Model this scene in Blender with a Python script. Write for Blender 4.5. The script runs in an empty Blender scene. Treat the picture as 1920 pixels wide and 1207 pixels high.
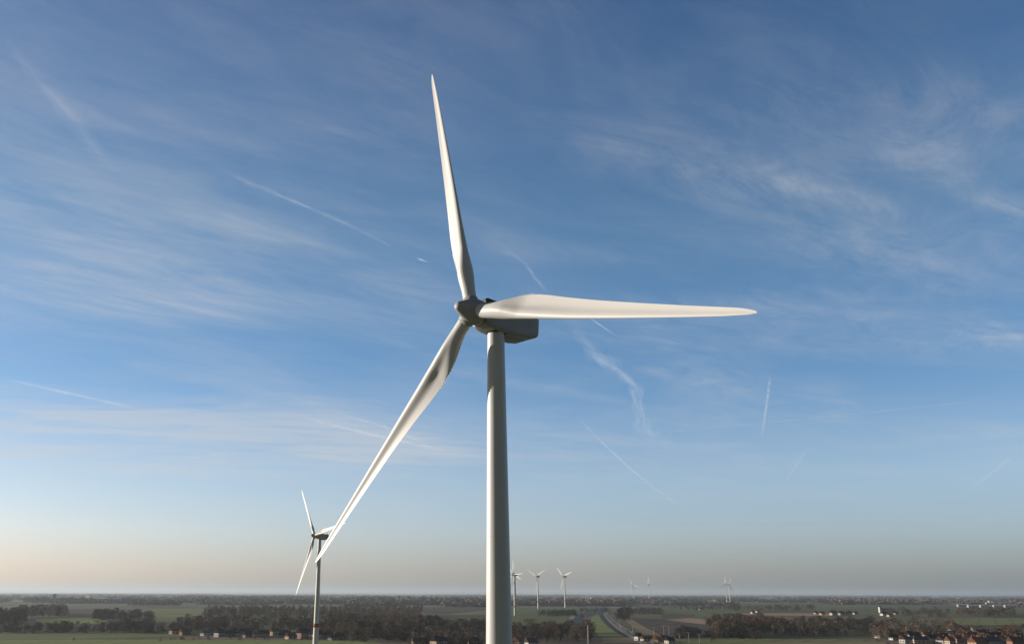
import bpy, math, random
import numpy as np
from mathutils import Vector, Matrix
R_ = math.radians
random.seed(7)
rng = np.random.default_rng(11)
scene = bpy.context.scene
C = bpy.context.collection

# ------------------------------------------------------------------ camera
CAM_H = 43.0
FOC = 1765.0                       # focal length in pixels of the 1920 px wide photograph
PX0, PY0, HORIZON = 848.0, 603.5, 1110.5
pitch = math.atan((HORIZON - PY0) / FOC)
F = Vector((0, math.cos(pitch), math.sin(pitch)))
Rt = Vector((1, 0, 0)); Up = Rt.cross(F)
roll = 0.003
R2 = Rt * math.cos(roll) + Up * math.sin(roll)
U2 = -Rt * math.sin(roll) + Up * math.cos(roll)
cam_d = bpy.data.cameras.new('camera'); cam = bpy.data.objects.new('camera', cam_d); C.objects.link(cam)
m = Matrix.Identity(4)
for i in range(3):
    m[i][0] = R2[i]; m[i][1] = U2[i]; m[i][2] = -F[i]
m[2][3] = CAM_H
cam.matrix_world = m
cam_d.sensor_width = 36; cam_d.sensor_fit = 'HORIZONTAL'
cam_d.lens = FOC / 1920 * 36
cam_d.shift_x = (960 - PX0) / 1920
cam_d.clip_start = 0.5; cam_d.clip_end = 400000
scene.camera = cam

def ray(x, y):
    return (F + R2 * ((x - PX0) / FOC) - U2 * ((y - PY0) / FOC)).normalized()
def gp(x, y, z=0.0):               # where a sight line meets the ground
    r = ray(x, y); t = (z - CAM_H) / r.z
    return Vector((r.x * t, r.y * t, z))

# ------------------------------------------------------------------ sun, sky, exposure
SUN_EL = R_(10.5)
s_az = R_(17)                      # from -X towards +Y
SUN = Vector((-math.cos(s_az) * math.cos(SUN_EL), math.sin(s_az) * math.cos(SUN_EL), math.sin(SUN_EL)))
ld = bpy.data.lights.new('sun', 'SUN'); lo = bpy.data.objects.new('sun', ld); C.objects.link(lo)
ld.energy = 5.0; ld.angle = R_(0.5); ld.color = (1.0, 0.905, 0.79)
lo.rotation_euler = SUN.to_track_quat('Z', 'Y').to_euler()
scene.view_settings.view_transform = 'Standard'; scene.view_settings.look = 'None'
scene.view_settings.exposure = 0; scene.view_settings.gamma = 1
scene.view_settings.use_curve_mapping = False
scene.cycles.use_denoising = True
scene.cycles.max_bounces = 6; scene.cycles.volume_bounces = 1
scene.cycles.transparent_max_bounces = 16

world = bpy.data.worlds.new('World'); scene.world = world; world.use_nodes = True
class NT:
    """short helper for building node trees"""
    def __init__(s, nt): s.nt = nt; nt.nodes.clear()
    def n(s, t, **k):
        nd = s.nt.nodes.new(t)
        for a, v in k.items():
            if a.startswith('i_'):
                nd.inputs[a[2:].replace('_', ' ')].default_value = v
            else: setattr(nd, a, v)
        return nd
    def link(s, a, b): s.nt.links.new(a, b)
    def val(s, sock, v):
        if hasattr(v, 'node') or isinstance(v, bpy.types.NodeSocket): s.link(v, sock)
        else: sock.default_value = v
    def m(s, op, a, b=0.0, c=None, clamp=False):
        nd = s.nt.nodes.new('ShaderNodeMath'); nd.operation = op; nd.use_clamp = clamp
        s.val(nd.inputs[0], a); s.val(nd.inputs[1], b)
        if c is not None: s.val(nd.inputs[2], c)
        return nd.outputs[0]
    def mix(s, f, a, b, bt='MIX'):
        nd = s.nt.nodes.new('ShaderNodeMix'); nd.data_type = 'RGBA'; nd.blend_type = bt
        s.val(nd.inputs[0], f); s.val(nd.inputs[6], a); s.val(nd.inputs[7], b)
        return nd.outputs[2]
    def ramp(s, f, stops, interp='LINEAR'):
        nd = s.nt.nodes.new('ShaderNodeValToRGB'); cr = nd.color_ramp; cr.interpolation = interp
        while len(cr.elements) > 1: cr.elements.remove(cr.elements[0])
        for i, (p, c) in enumerate(stops):
            e = cr.elements[0] if i == 0 else cr.elements.new(p)
            e.position = p
            e.color = (c, c, c, 1) if isinstance(c, (int, float)) else (*c, 1)
        s.val(nd.inputs[0], f)
        return nd.outputs[0]
    def noise(s, vec, scale, detail=4, rough=.55, dist=0.0):
        nd = s.nt.nodes.new('ShaderNodeTexNoise'); s.link(vec, nd.inputs['Vector'])
        nd.inputs['Scale'].default_value = scale; nd.inputs['Detail'].default_value = detail
        nd.inputs['Roughness'].default_value = rough; nd.inputs['Distortion'].default_value = dist
        return nd.outputs['Fac']

w = NT(world.node_tree)
sky = w.n('ShaderNodeTexSky', sky_type='NISHITA', sun_disc=False)
sky.sun_elevation = SUN_EL
sky.sun_rotation = math.atan2(SUN.x, SUN.y)          # clockwise from +Y
sky.air_density = 1.0; sky.dust_density = 0.6; sky.ozone_density = 2.0; sky.altitude = 60
# high thin cirrus: a sheet of cloud in the sky, laid out on a plane overhead (x/z, y/z of the sky direction)
tc = w.n('ShaderNodeTexCoord')
sep = w.n('ShaderNodeSeparateXYZ'); w.link(tc.outputs['Generated'], sep.inputs[0])
zz = w.m('ADD', w.m('MAXIMUM', sep.outputs[2], 0.0), 0.03)
cu = w.m('DIVIDE', sep.outputs[0], zz); cv = w.m('DIVIDE', sep.outputs[1], zz)
cuv = w.n('ShaderNodeCombineXYZ'); w.link(cu, cuv.inputs[0]); w.link(cv, cuv.inputs[1])
CL = cuv.outputs[0]
def plane_pt(x, y):
    r = ray(x, y); z = max(r.z, 0) + 0.03
    return Vector((r.x / z, r.y / z))
def band(pts, width, streng, soft_noise):
    """a streak of cirrus along a line between two places of the cloud sheet"""
    a, b = plane_pt(*pts[0]), plane_pt(*pts[1])
    d = b - a; L = d.length; d.normalize()
    ux = w.m('SUBTRACT', cu, a.x); vy = w.m('SUBTRACT', cv, a.y)
    al = w.m('ADD', w.m('MULTIPLY', ux, d.x), w.m('MULTIPLY', vy, d.y))
    ac = w.m('SUBTRACT', w.m('MULTIPLY', ux, -d.y), w.m('MULTIPLY', vy, -d.x))
    ac = w.m('ADD', ac, w.m('MULTIPLY', w.m('SUBTRACT', soft_noise, 0.5), width * 1.6))
    t = w.m('DIVIDE', w.m('SUBTRACT', al, L / 2), L / 2)
    g = w.m('ADD', w.m('POWER', w.m('ABSOLUTE', t), 3.0), w.m('POWER', w.m('ABSOLUTE', w.m('DIVIDE', ac, width)), 2.0))
    return w.m('MULTIPLY', w.m('EXPONENT', w.m('MULTIPLY', g, -1.0)), streng)
def stretched(rotz, sx, sy, scale, detail, rough, dist):
    mp = w.n('ShaderNodeMapping'); w.link(CL, mp.inputs[0])
    mp.inputs['Rotation'].default_value = (0, 0, R_(rotz)); mp.inputs['Scale'].default_value = (sx, sy, 1)
    return w.noise(mp.outputs[0], scale, detail, rough, dist)
def streaks(ang, ratio, scale, detail, rough, dist):
    """noise drawn out along a direction of the cloud sheet"""
    mp = w.n('ShaderNodeMapping', vector_type='TEXTURE'); w.link(CL, mp.inputs[0])
    mp.inputs['Rotation'].default_value = (0, 0, R_(ang)); mp.inputs['Scale'].default_value = (ratio, 1, 1)
    return w.noise(mp.outputs[0], scale, detail, rough, dist)
n_wav = stretched(0, 1, 1, 1.3, 3, .55, 0.3)
n_fine = streaks(44, 3.2, 3.4, 14, .66, .45)
n_hair = streaks(36, 5.0, 9.0, 14, .70, .35)
n_wisp = streaks(34, 2.2, 4.2, 14, .70, 1.1)
n_hair2 = streaks(60, 3.5, 8.0, 14, .72, .6)
n_big = streaks(44, 2.0, .95, 5, .55, .5)
n_big2 = streaks(20, 1.8, 1.2, 5, .55, .8)
left_ = w.ramp(w.m('ADD', w.m('MULTIPLY', sep.outputs[0], 1.0), .5), [(.42, 1.0), (.62, 0.0)])
veil_l = w.m('MULTIPLY', w.ramp(n_big, [(.38, 0.0), (.62, 1.0)]), w.m('MULTIPLY', w.ramp(n_fine, [(.32, .10), (.68, 1.0)]), w.ramp(n_hair, [(.30, .45), (.68, 1.0)])))
veil_r = w.m('MULTIPLY', w.ramp(n_big2, [(.40, 0.0), (.66, 1.0)]), w.m('MULTIPLY', w.ramp(n_wisp, [(.32, .08), (.68, 1.0)]), w.ramp(n_hair2, [(.30, .5), (.68, 1.0)])))
cover = w.m('ADD', w.m('MULTIPLY', w.m('MULTIPLY', veil_l, left_), .52), w.m('MULTIPLY', veil_r, .60))
tex_low = w.m('MULTIPLY', w.ramp(streaks(8, 3.0, 1.4, 12, .66, .9), [(.36, .10), (.60, 1.0)]), w.ramp(streaks(14, 4.0, 4.2, 12, .68, .6), [(.32, .35), (.62, 1.25)]))
tex_l = w.m('MULTIPLY', w.ramp(n_fine, [(.33, .12), (.60, 1.0)]), w.ramp(n_hair, [(.28, .40), (.66, 1.15)]))
tex_r = w.m('MULTIPLY', w.ramp(n_wisp, [(.33, .12), (.60, 1.0)]), w.ramp(n_hair2, [(.28, .45), (.66, 1.15)]))
BANDS = [(((-120, 420), (680, 580)), .26, .66), (((-120, 310), (520, 480)), .22, .45), (((330, 400), (880, 580)), .14, .50), (((-50, 180), (300, 420)), .26, .30), (((-120, 510), (450, 580)), .16, .5), (((420, 150), (800, 330)), .25, .16),
         (((-200, 858), (980, 842)), .80, 1.25), (((-200, 790), (640, 775)), .55, .95), (((-80, 610), (500, 585)), .26, .40),
         (((1450, 335), (1680, 395)), .045, .45), (((1780, 335), (1960, 430)), .045, .62), (((1080, 235), (1420, 330)), .09, .22),
         (((1620, 250), (1780, 330)), .08, .42), (((540, 780), (920, 865)), .14, .38), (((1680, 180), (1960, 300)), .16, .40), (((1250, 120), (1700, 260)), .20, .26), (((1300, 420), (1920, 520)), .22, .24),
         (((960, 835), (1420, 850)), .35, .30), (((1680, 785), (1960, 815)), .16, .60), (((1240, 690), (1500, 750)), .22, .32),
         (((1820, 615), (1960, 650)), .17, .38), (((940, 710), (1170, 757)), .08, .45), (((0, 940), (960, 965)), .9, .30),
         (((1080, 270), (1600, 365)), .15, .26), (((1340, 560), (1700, 600)), .2, .22), (((860, 380), (1010, 560)), .12, .18), (((1540, 715), (1580, 790)), .10, .35)]
tot = cover
for pts, wd, st in BANDS:
    tot = w.m('ADD', tot, w.m('MULTIPLY', band(pts, wd, st, n_wav), tex_low if pts[0][1] > 740 else tex_l if pts[0][0] < 1000 else tex_r))
fadeh = w.ramp(sep.outputs[2], [(0.0, 0.0), (0.05, .35), (0.14, 1.0)])
tot = w.m('MULTIPLY', w.m('MULTIPLY', tot, fadeh), .86, clamp=True)
# the sky's own colour, graded: bluer overhead, dimmed above the view to deepen shade, cream towards the horizon
G2 = lambda r, g_, b_: (r / 2.5, g_ / 2.5, b_ / 2.5)
hz = w.ramp(sep.outputs[2], [(0.0, G2(1.13, 1.30, 2.08)), (0.02, G2(1.32, 1.38, 2.16)), (0.06, G2(1.60, 1.63, 2.22)), (0.115, G2(1.70, 1.72, 2.12)), (0.22, G2(1.09, 1.45, 1.90)),
                             (0.36, G2(1.12, 1.48, 1.76)), (0.56, G2(.87, 1.18, 1.56)), (0.75, G2(.42, .54, .70)), (1.0, G2(.30, .38, .52))])
# the haze near the horizon is paler on the sun's side; sky behind the view and round the sun is dimmed to deepen shade
side_ = w.m('MULTIPLY', w.m('MULTIPLY', sep.outputs[0], -.38), w.m('SUBTRACT', 1.0, w.m('MULTIPLY', sep.outputs[2], 9.0), clamp=True))
side_ = w.m('MULTIPLY', w.m('ADD', side_, 0.98), w.m('ADD', w.m('MULTIPLY', sep.outputs[0], .15), 1.0))
dim_behind = w.ramp(w.m('ADD', w.m('MULTIPLY', sep.outputs[1], .5), .5), [(.36, .14), (.78, 1.0)], 'EASE')
dsun = w.m('ADD', w.m('ADD', w.m('MULTIPLY', sep.outputs[0], SUN.x), w.m('MULTIPLY', sep.outputs[1], SUN.y)), w.m('MULTIPLY', sep.outputs[2], SUN.z))
dim_sun = w.ramp(dsun, [(.72, 1.0), (.93, .35)])
fac_ = w.m('MULTIPLY', w.m('MULTIPLY', side_, 2.5), w.m('MULTIPLY', dim_behind, dim_sun))
fc = w.n('ShaderNodeCombineXYZ')
nearh = w.m('SUBTRACT', 1.0, w.m('MULTIPLY', sep.outputs[2], 7.0), clamp=True)
xh = w.m('MULTIPLY', sep.outputs[0], nearh)
for q, kq in enumerate((-.27, -.08, .07)): w.link(w.m('MULTIPLY', fac_, w.m('ADD', 1.0, w.m('MULTIPLY', xh, kq))), fc.inputs[q])
base = w.mix(1.0, w.mix(1.0, sky.outputs[0], hz, 'MULTIPLY'), fc.outputs[0], 'MULTIPLY')
bright = w.mix(0.5, base, (7.2, 7.2, 7.3, 1))
col = w.mix(tot, base, bright)
bg = w.n('ShaderNodeBackground'); w.link(col, bg.inputs[0]); bg.inputs[1].default_value = 0.09
wo = w.n('ShaderNodeOutputWorld'); w.link(bg.outputs[0], wo.inputs[0])

# ------------------------------------------------------------------ materials
def mat(name, col, rough=.7, var=0.0, vscale=1.0, spec=.3, metal=0.0, col2=None, coords='Object', detail=5, stretch=None):
    M = bpy.data.materials.new(name); M.use_nodes = True
    t = NT(M.node_tree); p = t.n('ShaderNodeBsdfPrincipled'); o = t.n('ShaderNodeOutputMaterial')
    t.link(p.outputs[0], o.inputs[0])
    p.inputs['Roughness'].default_value = rough; p.inputs['Metallic'].default_value = metal
    p.inputs['Specular IOR Level'].default_value = spec
    if var or col2:
        tcn = t.n('ShaderNodeTexCoord'); v = tcn.outputs[coords]
        if stretch:
            mp = t.n('ShaderNodeMapping'); t.link(v, mp.inputs[0]); mp.inputs['Scale'].default_value = stretch; v = mp.outputs[0]
        f = t.ramp(t.noise(v, vscale, detail), [(.3, 0.0), (.7, 1.0)])
        c1 = tuple(c * (1 - var) for c in col) + (1,)
        c2 = (tuple(col2) if col2 else tuple(min(1, c * (1 + var)) for c in col)) + (1,)
        t.link(t.mix(f, c1, c2), p.inputs[0])
    else: p.inputs[0].default_value = (*col, 1)
    return M
def per_object(name, c1, c2, rough=.9, vscale=.6):
    """one tone per object, taken from its random number, plus a fine noise"""
    M = bpy.data.materials.new(name); M.use_nodes = True
    t = NT(M.node_tree); p = t.n('ShaderNodeBsdfPrincipled'); o = t.n('ShaderNodeOutputMaterial'); t.link(p.outputs[0], o.inputs[0])
    p.inputs['Roughness'].default_value = rough; p.inputs['Specular IOR Level'].default_value = .1
    oi = t.n('ShaderNodeObjectInfo'); tcn = t.n('ShaderNodeTexCoord')
    nz = t.noise(tcn.outputs['Object'], vscale, 3)
    f = t.m('ADD', t.m('MULTIPLY', oi.outputs['Random'], .6), t.m('MULTIPLY', nz, .4))
    t.link(t.ramp(f, [(.1, c1), (.9, c2)]), p.inputs[0])
    return M

M = {}
M['white'] = mat('turbine_paint', (.80, .785, .76), .42, .03, .35, .4, stretch=(1, 1, .25))
M['nac'] = mat('nacelle_paint', (.46, .455, .445), .5, .08, .5, .35)
M['seam'] = mat('seam_sealant', (.10, .10, .10), .8)
M['red'] = mat('red_marking', (.45, .05, .035), .5, .1, 1)
M['dark'] = mat('dark_metal', (.05, .05, .055), .5)
M['twig'] = per_object('bare_twigs', (.10, .08, .062), (.25, .195, .15))
M['twig_dk'] = per_object('dense_twigs', (.058, .052, .044), (.145, .12, .092))
M['m_twig'] = per_object('wood_twigs', (.075, .06, .048), (.32, .255, .195), vscale=.075)
M['m_twig_dk'] = per_object('dark_wood_twigs', (.045, .04, .035), (.20, .165, .125), vscale=.075)
M['m_rust'] = per_object('russet_wood', (.10, .065, .04), (.20, .125, .08), vscale=.075)
M['m_ever'] = per_object('evergreen_wood', (.02, .03, .018), (.045, .06, .034), vscale=.075)
M['rust'] = per_object('russet_leaves', (.13, .08, .05), (.20, .12, .075))
M['ever'] = per_object('evergreen_needles', (.018, .028, .016), (.035, .048, .026))
M['bark'] = mat('bark', (.10, .085, .07), .95, .2, 1)
M['asphalt'] = mat('road_asphalt', (.27, .24, .225), .85, .15, .05, coords='Object')
M['track'] = mat('gravel_track', (.30, .255, .20), .95, .2, .05)
M['paint'] = mat('road_paint', (.7, .7, .68), .7)
M['water'] = mat('canal_water', (.028, .036, .042), .6, spec=.12)
M['bank_shade'] = mat('painted_bank_shade', (.022, .024, .022), .95, .3, .05)  # near-black colour carries the shade of the bank
M['glass'] = mat('window_glass', (.03, .035, .045), .15, spec=.6)
M['frame'] = mat('white_frames', (.6, .6, .58), .6)
M['door'] = mat('door_wood', (.12, .07, .045), .6, .15, 2)
M['brickc'] = mat('chimney_brick', (.25, .12, .08), .9, .2, 2)
WALLS = {'cream': (.58, .47, .36), 'white': (.66, .63, .58), 'pink': (.50, .36, .28), 'brick': (.33, .16, .11), 'yellow': (.62, .48, .24), 'grey': (.36, .35, .33), 'tan': (.45, .34, .24)}
ROOFS = {'dark': (.045, .045, .05), 'slate': (.105, .11, .12), 'orange': (.30, .135, .08), 'brown': (.15, .095, .07), 'metal': (.42, .44, .46)}
for k, v in WALLS.items(): M['w_' + k] = mat(k + '_wall', v, .85, .10, .5)
for k, v in ROOFS.items(): M['r_' + k] = mat(k + '_roof_tiles', v, .9, .18, .8, spec=.15)

def tag(o, label=None, cat=None, group=None, kind=None):
    if label: o['label'] = label
    if cat: o['category'] = cat
    if group: o['group'] = group
    if kind: o['kind'] = kind
    return o

# ------------------------------------------------------------------ mesh helper
class MB:
    def __init__(s): s.v = []; s.f = []; s.sm = []
    def add(s, vs, fs, smooth=False):
        n = len(s.v); s.v += [tuple(v) for v in vs]
        s.f += [tuple(i + n for i in f) for f in fs]; s.sm += [smooth] * len(fs)
        return s
    def box(s, x0, x1, y0, y1, z0, z1):
        return s.add([(x0, y0, z0), (x1, y0, z0), (x1, y1, z0), (x0, y1, z0), (x0, y0, z1), (x1, y0, z1), (x1, y1, z1), (x0, y1, z1)],
                     [(3, 2, 1, 0), (4, 5, 6, 7), (0, 1, 5, 4), (1, 2, 6, 5), (2, 3, 7, 6), (3, 0, 4, 7)])
    def loft(s, rings, smooth=True, cap=True, closed=True):
        n = len(rings[0]); vs = [p for r in rings for p in r]; fs = []
        for k in range(len(rings) - 1):
            for i in range(n):
                j = (i + 1) % n
                fs.append((k * n + i, k * n + j, (k + 1) * n + j, (k + 1) * n + i))
        base = len(s.v); s.add(vs, fs, smooth)
        if cap:
            s.f.append(tuple(base + i for i in reversed(range(n)))); s.sm.append(False)
            s.f.append(tuple(base + (len(rings) - 1) * n + i for i in range(n))); s.sm.append(False)
        return s
    def tube(s, p0, p1, r0, r1, n=6, cap=True, smooth=True):
        p0, p1 = Vector(p0), Vector(p1); d = (p1 - p0).normalized()
        a = d.orthogonal().normalized(); b = d.cross(a)
        rings = []
        for p, r in ((p0, r0), (p1, r1)):
            rings.append([p + (a * math.cos(t) + b * math.sin(t)) * r for t in [2 * math.pi * i / n for i in range(n)]])
        return s.loft(rings, smooth, cap)
    def mesh(s, name, material):
        me = bpy.data.meshes.new(name); me.from_pydata(s.v, [], s.f); me.materials.append(material)
        me.polygons.foreach_set('use_smooth', s.sm); me.update()
        return me
    def build(s, name, material, parent=None, loc=None):
        o = bpy.data.objects.new(name, s.mesh(name, material)); C.objects.link(o)
        if parent: o.parent = parent
        if loc is not None: o.location = loc
        return o
def empty(name, loc, rz=0.0, sc=1.0):
    o = bpy.data.objects.new(name, None); C.objects.link(o); o.location = loc; o.rotation_euler = (0, 0, rz)
    o.scale = (sc, sc, sc); o.empty_display_size = 2
    return o
def copy_tree(o, parent=None, depth=0):
    c = o.copy(); C.objects.link(c)
    if parent: c.parent = parent; c.matrix_parent_inverse = o.matrix_parent_inverse.copy()
    for ch in KIDS.get(o.name, []): 
        k = copy_tree(ch, c); KIDS.setdefault(c.name, []).append(k)
    return c
KIDS = {}
def kid(parent, o): KIDS.setdefault(parent.name, []).append(o); return o

# ------------------------------------------------------------------ ground and fields
XW, YN, YF = 62000, -2500, 60000
gm = bpy.data.materials.new('farmland'); gm.use_nodes = True
g = NT(gm.node_tree); gp_ = g.n('ShaderNodeBsdfPrincipled'); go_ = g.n('ShaderNodeOutputMaterial'); g.link(gp_.outputs[0], go_.inputs[0])
gp_.inputs['Roughness'].default_value = 1; gp_.inputs['Specular IOR Level'].default_value = .05
tcg = g.n('ShaderNodeTexCoord')
mpg = g.n('ShaderNodeMapping'); g.link(tcg.outputs['Object'], mpg.inputs[0]); mpg.inputs['Scale'].default_value = (1 / 420, 1 / 300, 1)
mpg.inputs['Rotation'].default_value = (0, 0, .35)
wob = g.n('ShaderNodeTexNoise'); g.link(mpg.outputs[0], wob.inputs['Vector']); wob.inputs['Scale'].default_value = 1.2
addv = g.n('ShaderNodeMix', data_type='VECTOR'); addv.inputs[0].default_value = .10
g.link(mpg.outputs[0], addv.inputs[4]); g.link(wob.outputs['Color'], addv.inputs[5])
vo = g.n('ShaderNodeTexVoronoi', distance='CHEBYCHEV'); g.link(addv.outputs[1], vo.inputs['Vector']); vo.inputs['Scale'].default_value = .9
vo.inputs['Randomness'].default_value = .85
sc_ = g.n('ShaderNodeSeparateColor'); g.link(vo.outputs['Color'], sc_.inputs[0])
fieldc = g.ramp(sc_.outputs[0], [(0, (0.154, 0.176, 0.078)), (.30, (0.138, 0.104, 0.086)), (.45, (0.186, 0.199, 0.094)), (.62, (0.211, 0.154, 0.118)), (.72, (0.138, 0.154, 0.07)), (.86, (0.259, 0.199, 0.14))], 'CONSTANT')
fine = g.noise(tcg.outputs['Object'], .02, 7, .65)
fieldc = g.mix(g.ramp(fine, [(.3, .0), (.7, .45)]), fieldc, (.13, .11, .075, 1))
g.link(fieldc, gp_.inputs[0])
b = MB(); nx, ny = 24, 24
xs = np.linspace(-XW, XW, nx + 1); ys = np.concatenate([[YN], np.geomspace(300, YF, ny)])
vs = [(x, y, 0) for y in ys for x in xs]
fs = [(j * (nx + 1) + i, j * (nx + 1) + i + 1, (j + 1) * (nx + 1) + i + 1, (j + 1) * (nx + 1) + i) for j in range(ny) for i in range(nx)]
b.add(vs, fs); tag(b.build('ground', gm), kind='structure')

# low wooded hills on the far horizon, fifty kilometres away
hl = MB(); nxh = 160
def hgt(x): return max(2, 52 + 26 * math.sin(x / 5200 + 1.2) + 18 * math.sin(x / 2100 + .4) + 9 * math.sin(x / 870) + 5 * math.sin(x / 390))
hx = [-52000 + 104000 * k / nxh for k in range(nxh + 1)]
hl.add([(x, 46000, .3) for x in hx] + [(x, 50000, hgt(x)) for x in hx] + [(x, 54000, .3) for x in hx],
       [(r * (nxh + 1) + i, r * (nxh + 1) + i + 1, (r + 1) * (nxh + 1) + i + 1, (r + 1) * (nxh + 1) + i) for r in range(2) for i in range(nxh)], True)
tag(hl.build('hills', mat('hill_woods', (.07, .08, .05), .95, .2, .0005)), kind='structure')

def field_mat(name, c1, c2, rows=0.0, ang=0.0):
    Mx = bpy.data.materials.new(name); Mx.use_nodes = True
    t = NT(Mx.node_tree); p = t.n('ShaderNodeBsdfPrincipled'); o = t.n('ShaderNodeOutputMaterial'); t.link(p.outputs[0], o.inputs[0])
    p.inputs['Roughness'].default_value = 1; p.inputs['Specular IOR Level'].default_value = .05
    tcn = t.n('ShaderNodeTexCoord')
    mp = t.n('ShaderNodeMapping'); t.link(tcn.outputs['Object'], mp.inputs[0]); mp.inputs['Rotation'].default_value = (0, 0, ang); mp.inputs['Scale'].default_value = (1, .18, 1)
    nz = t.noise(mp.outputs[0], .035, 8, .62)
    n2 = t.noise(tcn.outputs['Object'], .006, 4, .5)
    f = t.m('ADD', t.m('MULTIPLY', nz, .55), t.m('MULTIPLY', n2, .45))
    sx = t.n('ShaderNodeSeparateXYZ'); mp2 = t.n('ShaderNodeMapping'); t.link(tcn.outputs['Object'], mp2.inputs[0]); mp2.inputs['Rotation'].default_value = (0, 0, ang + .2)
    t.link(mp2.outputs[0], sx.inputs[0])                  # tractor lines every 24 m, drill rows between them
    wv = t.m('SINE', t.m('MULTIPLY', sx.outputs[0], 2 * math.pi / 24)); rw = t.m('SINE', t.m('MULTIPLY', sx.outputs[0], 2 * math.pi / 5.5))
    ln = t.m('ADD', t.m('MULTIPLY', t.m('GREATER_THAN', wv, .9), .35), t.m('MULTIPLY', t.m('ADD', rw, 1.0), .06))
    colf = t.ramp(f, [(.36, c1), (.64, c2)])
    t.link(t.mix(ln, colf, (c1[0] * .55, c1[1] * .5, c1[2] * .55, 1)), p.inputs[0])
    return Mx
FM = {'grass': field_mat('meadow_grass', (0.195, 0.218, 0.082), (0.279, 0.288, 0.117), ang=.3),
      'bright': field_mat('young_crop', (0.241, 0.288, 0.094), (0.324, 0.349, 0.134), ang=-.2),
      'green': field_mat('winter_pasture', (0.139, 0.166, 0.071), (0.205, 0.218, 0.097), ang=.8),
      'plough': field_mat('ploughed_earth', (0.111, 0.087, 0.072), (0.163, 0.125, 0.097), ang=.1),
      'stubble': field_mat('stubble', (0.279, 0.218, 0.134), (0.39, 0.306, 0.189), ang=.5),
      'tan': field_mat('bare_tan_soil', (0.427, 0.288, 0.18), (0.538, 0.367, 0.235), ang=.5),
      'mud': field_mat('dark_mud', (0.093, 0.079, 0.062), (0.148, 0.123, 0.094), ang=.5)}
layer = [0]
def sheet(name, pts, material, zadd=None, **kw):
    layer[0] += 1
    z = zadd if zadd is not None else .06 + .012 * layer[0]
    P = [gp(x, y) for x, y in pts]
    c = sum(P, Vector()) / len(P)
    me = bpy.data.meshes.new(name); me.from_pydata([tuple(p - c) for p in P], [], [tuple(range(len(P)))])
    me.materials.append(material); me.update()
    if me.polygons[0].normal.z < 0: me.flip_normals()
    o = bpy.data.objects.new(name, me); C.objects.link(o); o.location = (c.x, c.y, z)
    tag(o, kind='structure', **kw); return o
fields = [  # outline on the ground, material
    ([(0, 1187.5), (345, 1187), (345, 1192), (130, 1197), (0, 1198)], 'grass'),
    ([(0, 1198.5), (140, 1198), (345, 1199), (600, 1200), (700, 1202), (720, 1207), (740, 1240), (0, 1240)], 'bright'),
    ([(66, 1160), (170, 1156), (205, 1163), (205, 1168), (120, 1168), (72, 1167)], 'bright'),
    ([(118, 1141), (200, 1140), (176, 1155), (128, 1156)], 'plough'),
    ([(128, 1168.5), (320, 1167), (330, 1176), (200, 1180), (118, 1177)], 'plough'),
    ([(285, 1141), (378, 1140), (375, 1163), (330, 1167), (288, 1166)], 'grass'),
    ([(118, 1131), (600, 1130), (640, 1136), (300, 1139), (118, 1137)], 'green'),
    ([(0, 1125), (75, 1124), (75, 1128), (0, 1127)], 'grass'),
    ([(245, 1134), (330, 1135), (375, 1139.5), (250, 1138)], 'plough'),
    ([(560, 1133), (660, 1132.5), (680, 1136), (600, 1140)], 'green'),
    ([(780, 1137.5), (912, 1137), (910, 1146), (830, 1150), (780, 1146)], 'plough'),
    ([(822, 1152), (912, 1143.5), (912, 1151), (850, 1152.5)], 'grass'),
    ([(820, 1153.5), (912, 1151.5), (912, 1158.5), (835, 1160)], 'plough'),
    ([(835, 1161), (960, 1157), (1066, 1156.5), (1064, 1167), (1074, 1180), (960, 1184), (860, 1180)], 'green'),
    ([(955, 1139.5), (1138, 1137.5), (1136, 1143), (1085, 1146.5), (1078, 1154), (955, 1155.5)], 'green'),
    ([(1150, 1130), (1240, 1128), (1330, 1131), (1300, 1135), (1152, 1136)], 'green'),
    ([(1182, 1141), (1240, 1139), (1560, 1138), (1560, 1145), (1300, 1147), (1240, 1146)], 'green'),
    ([(1240, 1147), (1400, 1146.5), (1400, 1153), (1330, 1160), (1250, 1158.5)], 'green'),
    ([(1243, 1151), (1305, 1151.5), (1300, 1157), (1240, 1157)], 'plough'),
    ([(1250, 1161), (1290, 1158.5), (1334, 1161), (1334, 1170.5), (1260, 1167)], 'tan'),
    ([(1183, 1158), (1240, 1161), (1330, 1171.5), (1345, 1190), (1240, 1194), (1205, 1178)], 'plough'),
    ([(1170, 1161), (1184, 1160), (1210, 1176), (1238, 1190), (1210, 1190), (1185, 1174)], 'stubble'),
    ([(1380, 1149), (1560, 1150), (1560, 1154), (1400, 1153)], 'tan'),
    ([(1560, 1155), (1780, 1157), (1770, 1172), (1560, 1173), (1430, 1162)], 'green'),
    ([(1780, 1158), (1920, 1158), (1960, 1172), (1780, 1172)], 'grass'),
    ([(1560, 1137), (1660, 1136.5), (1660, 1141), (1560, 1142)], 'green'),
    ([(1240, 1200), (1380, 1196.5), (1640, 1198), (1650, 1205), (1640, 1240), (1230, 1240)], 'grass'),
    ([(1430, 1206), (1660, 1203), (1700, 1240), (1420, 1240)], 'stubble'),
    ([(1130, 1194), (1240, 1196), (1262, 1206), (1130, 1205)], 'stubble'),
    ([(1330, 1126), (1500, 1126), (1540, 1130), (1330, 1130)], 'grass'),
    ([(960, 1135), (1130, 1134), (1130, 1136.5), (960, 1137)], 'stubble'),
]
for pts, k in fields: sheet('field', pts, FM[k])
sheet('river_bank', [(1070, 1154), (1080, 1151), (1082, 1156), (1070, 1163), (1076, 1176), (1088, 1182), (1078, 1180), (1068, 1172), (1064, 1163)], M['track'])
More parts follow.
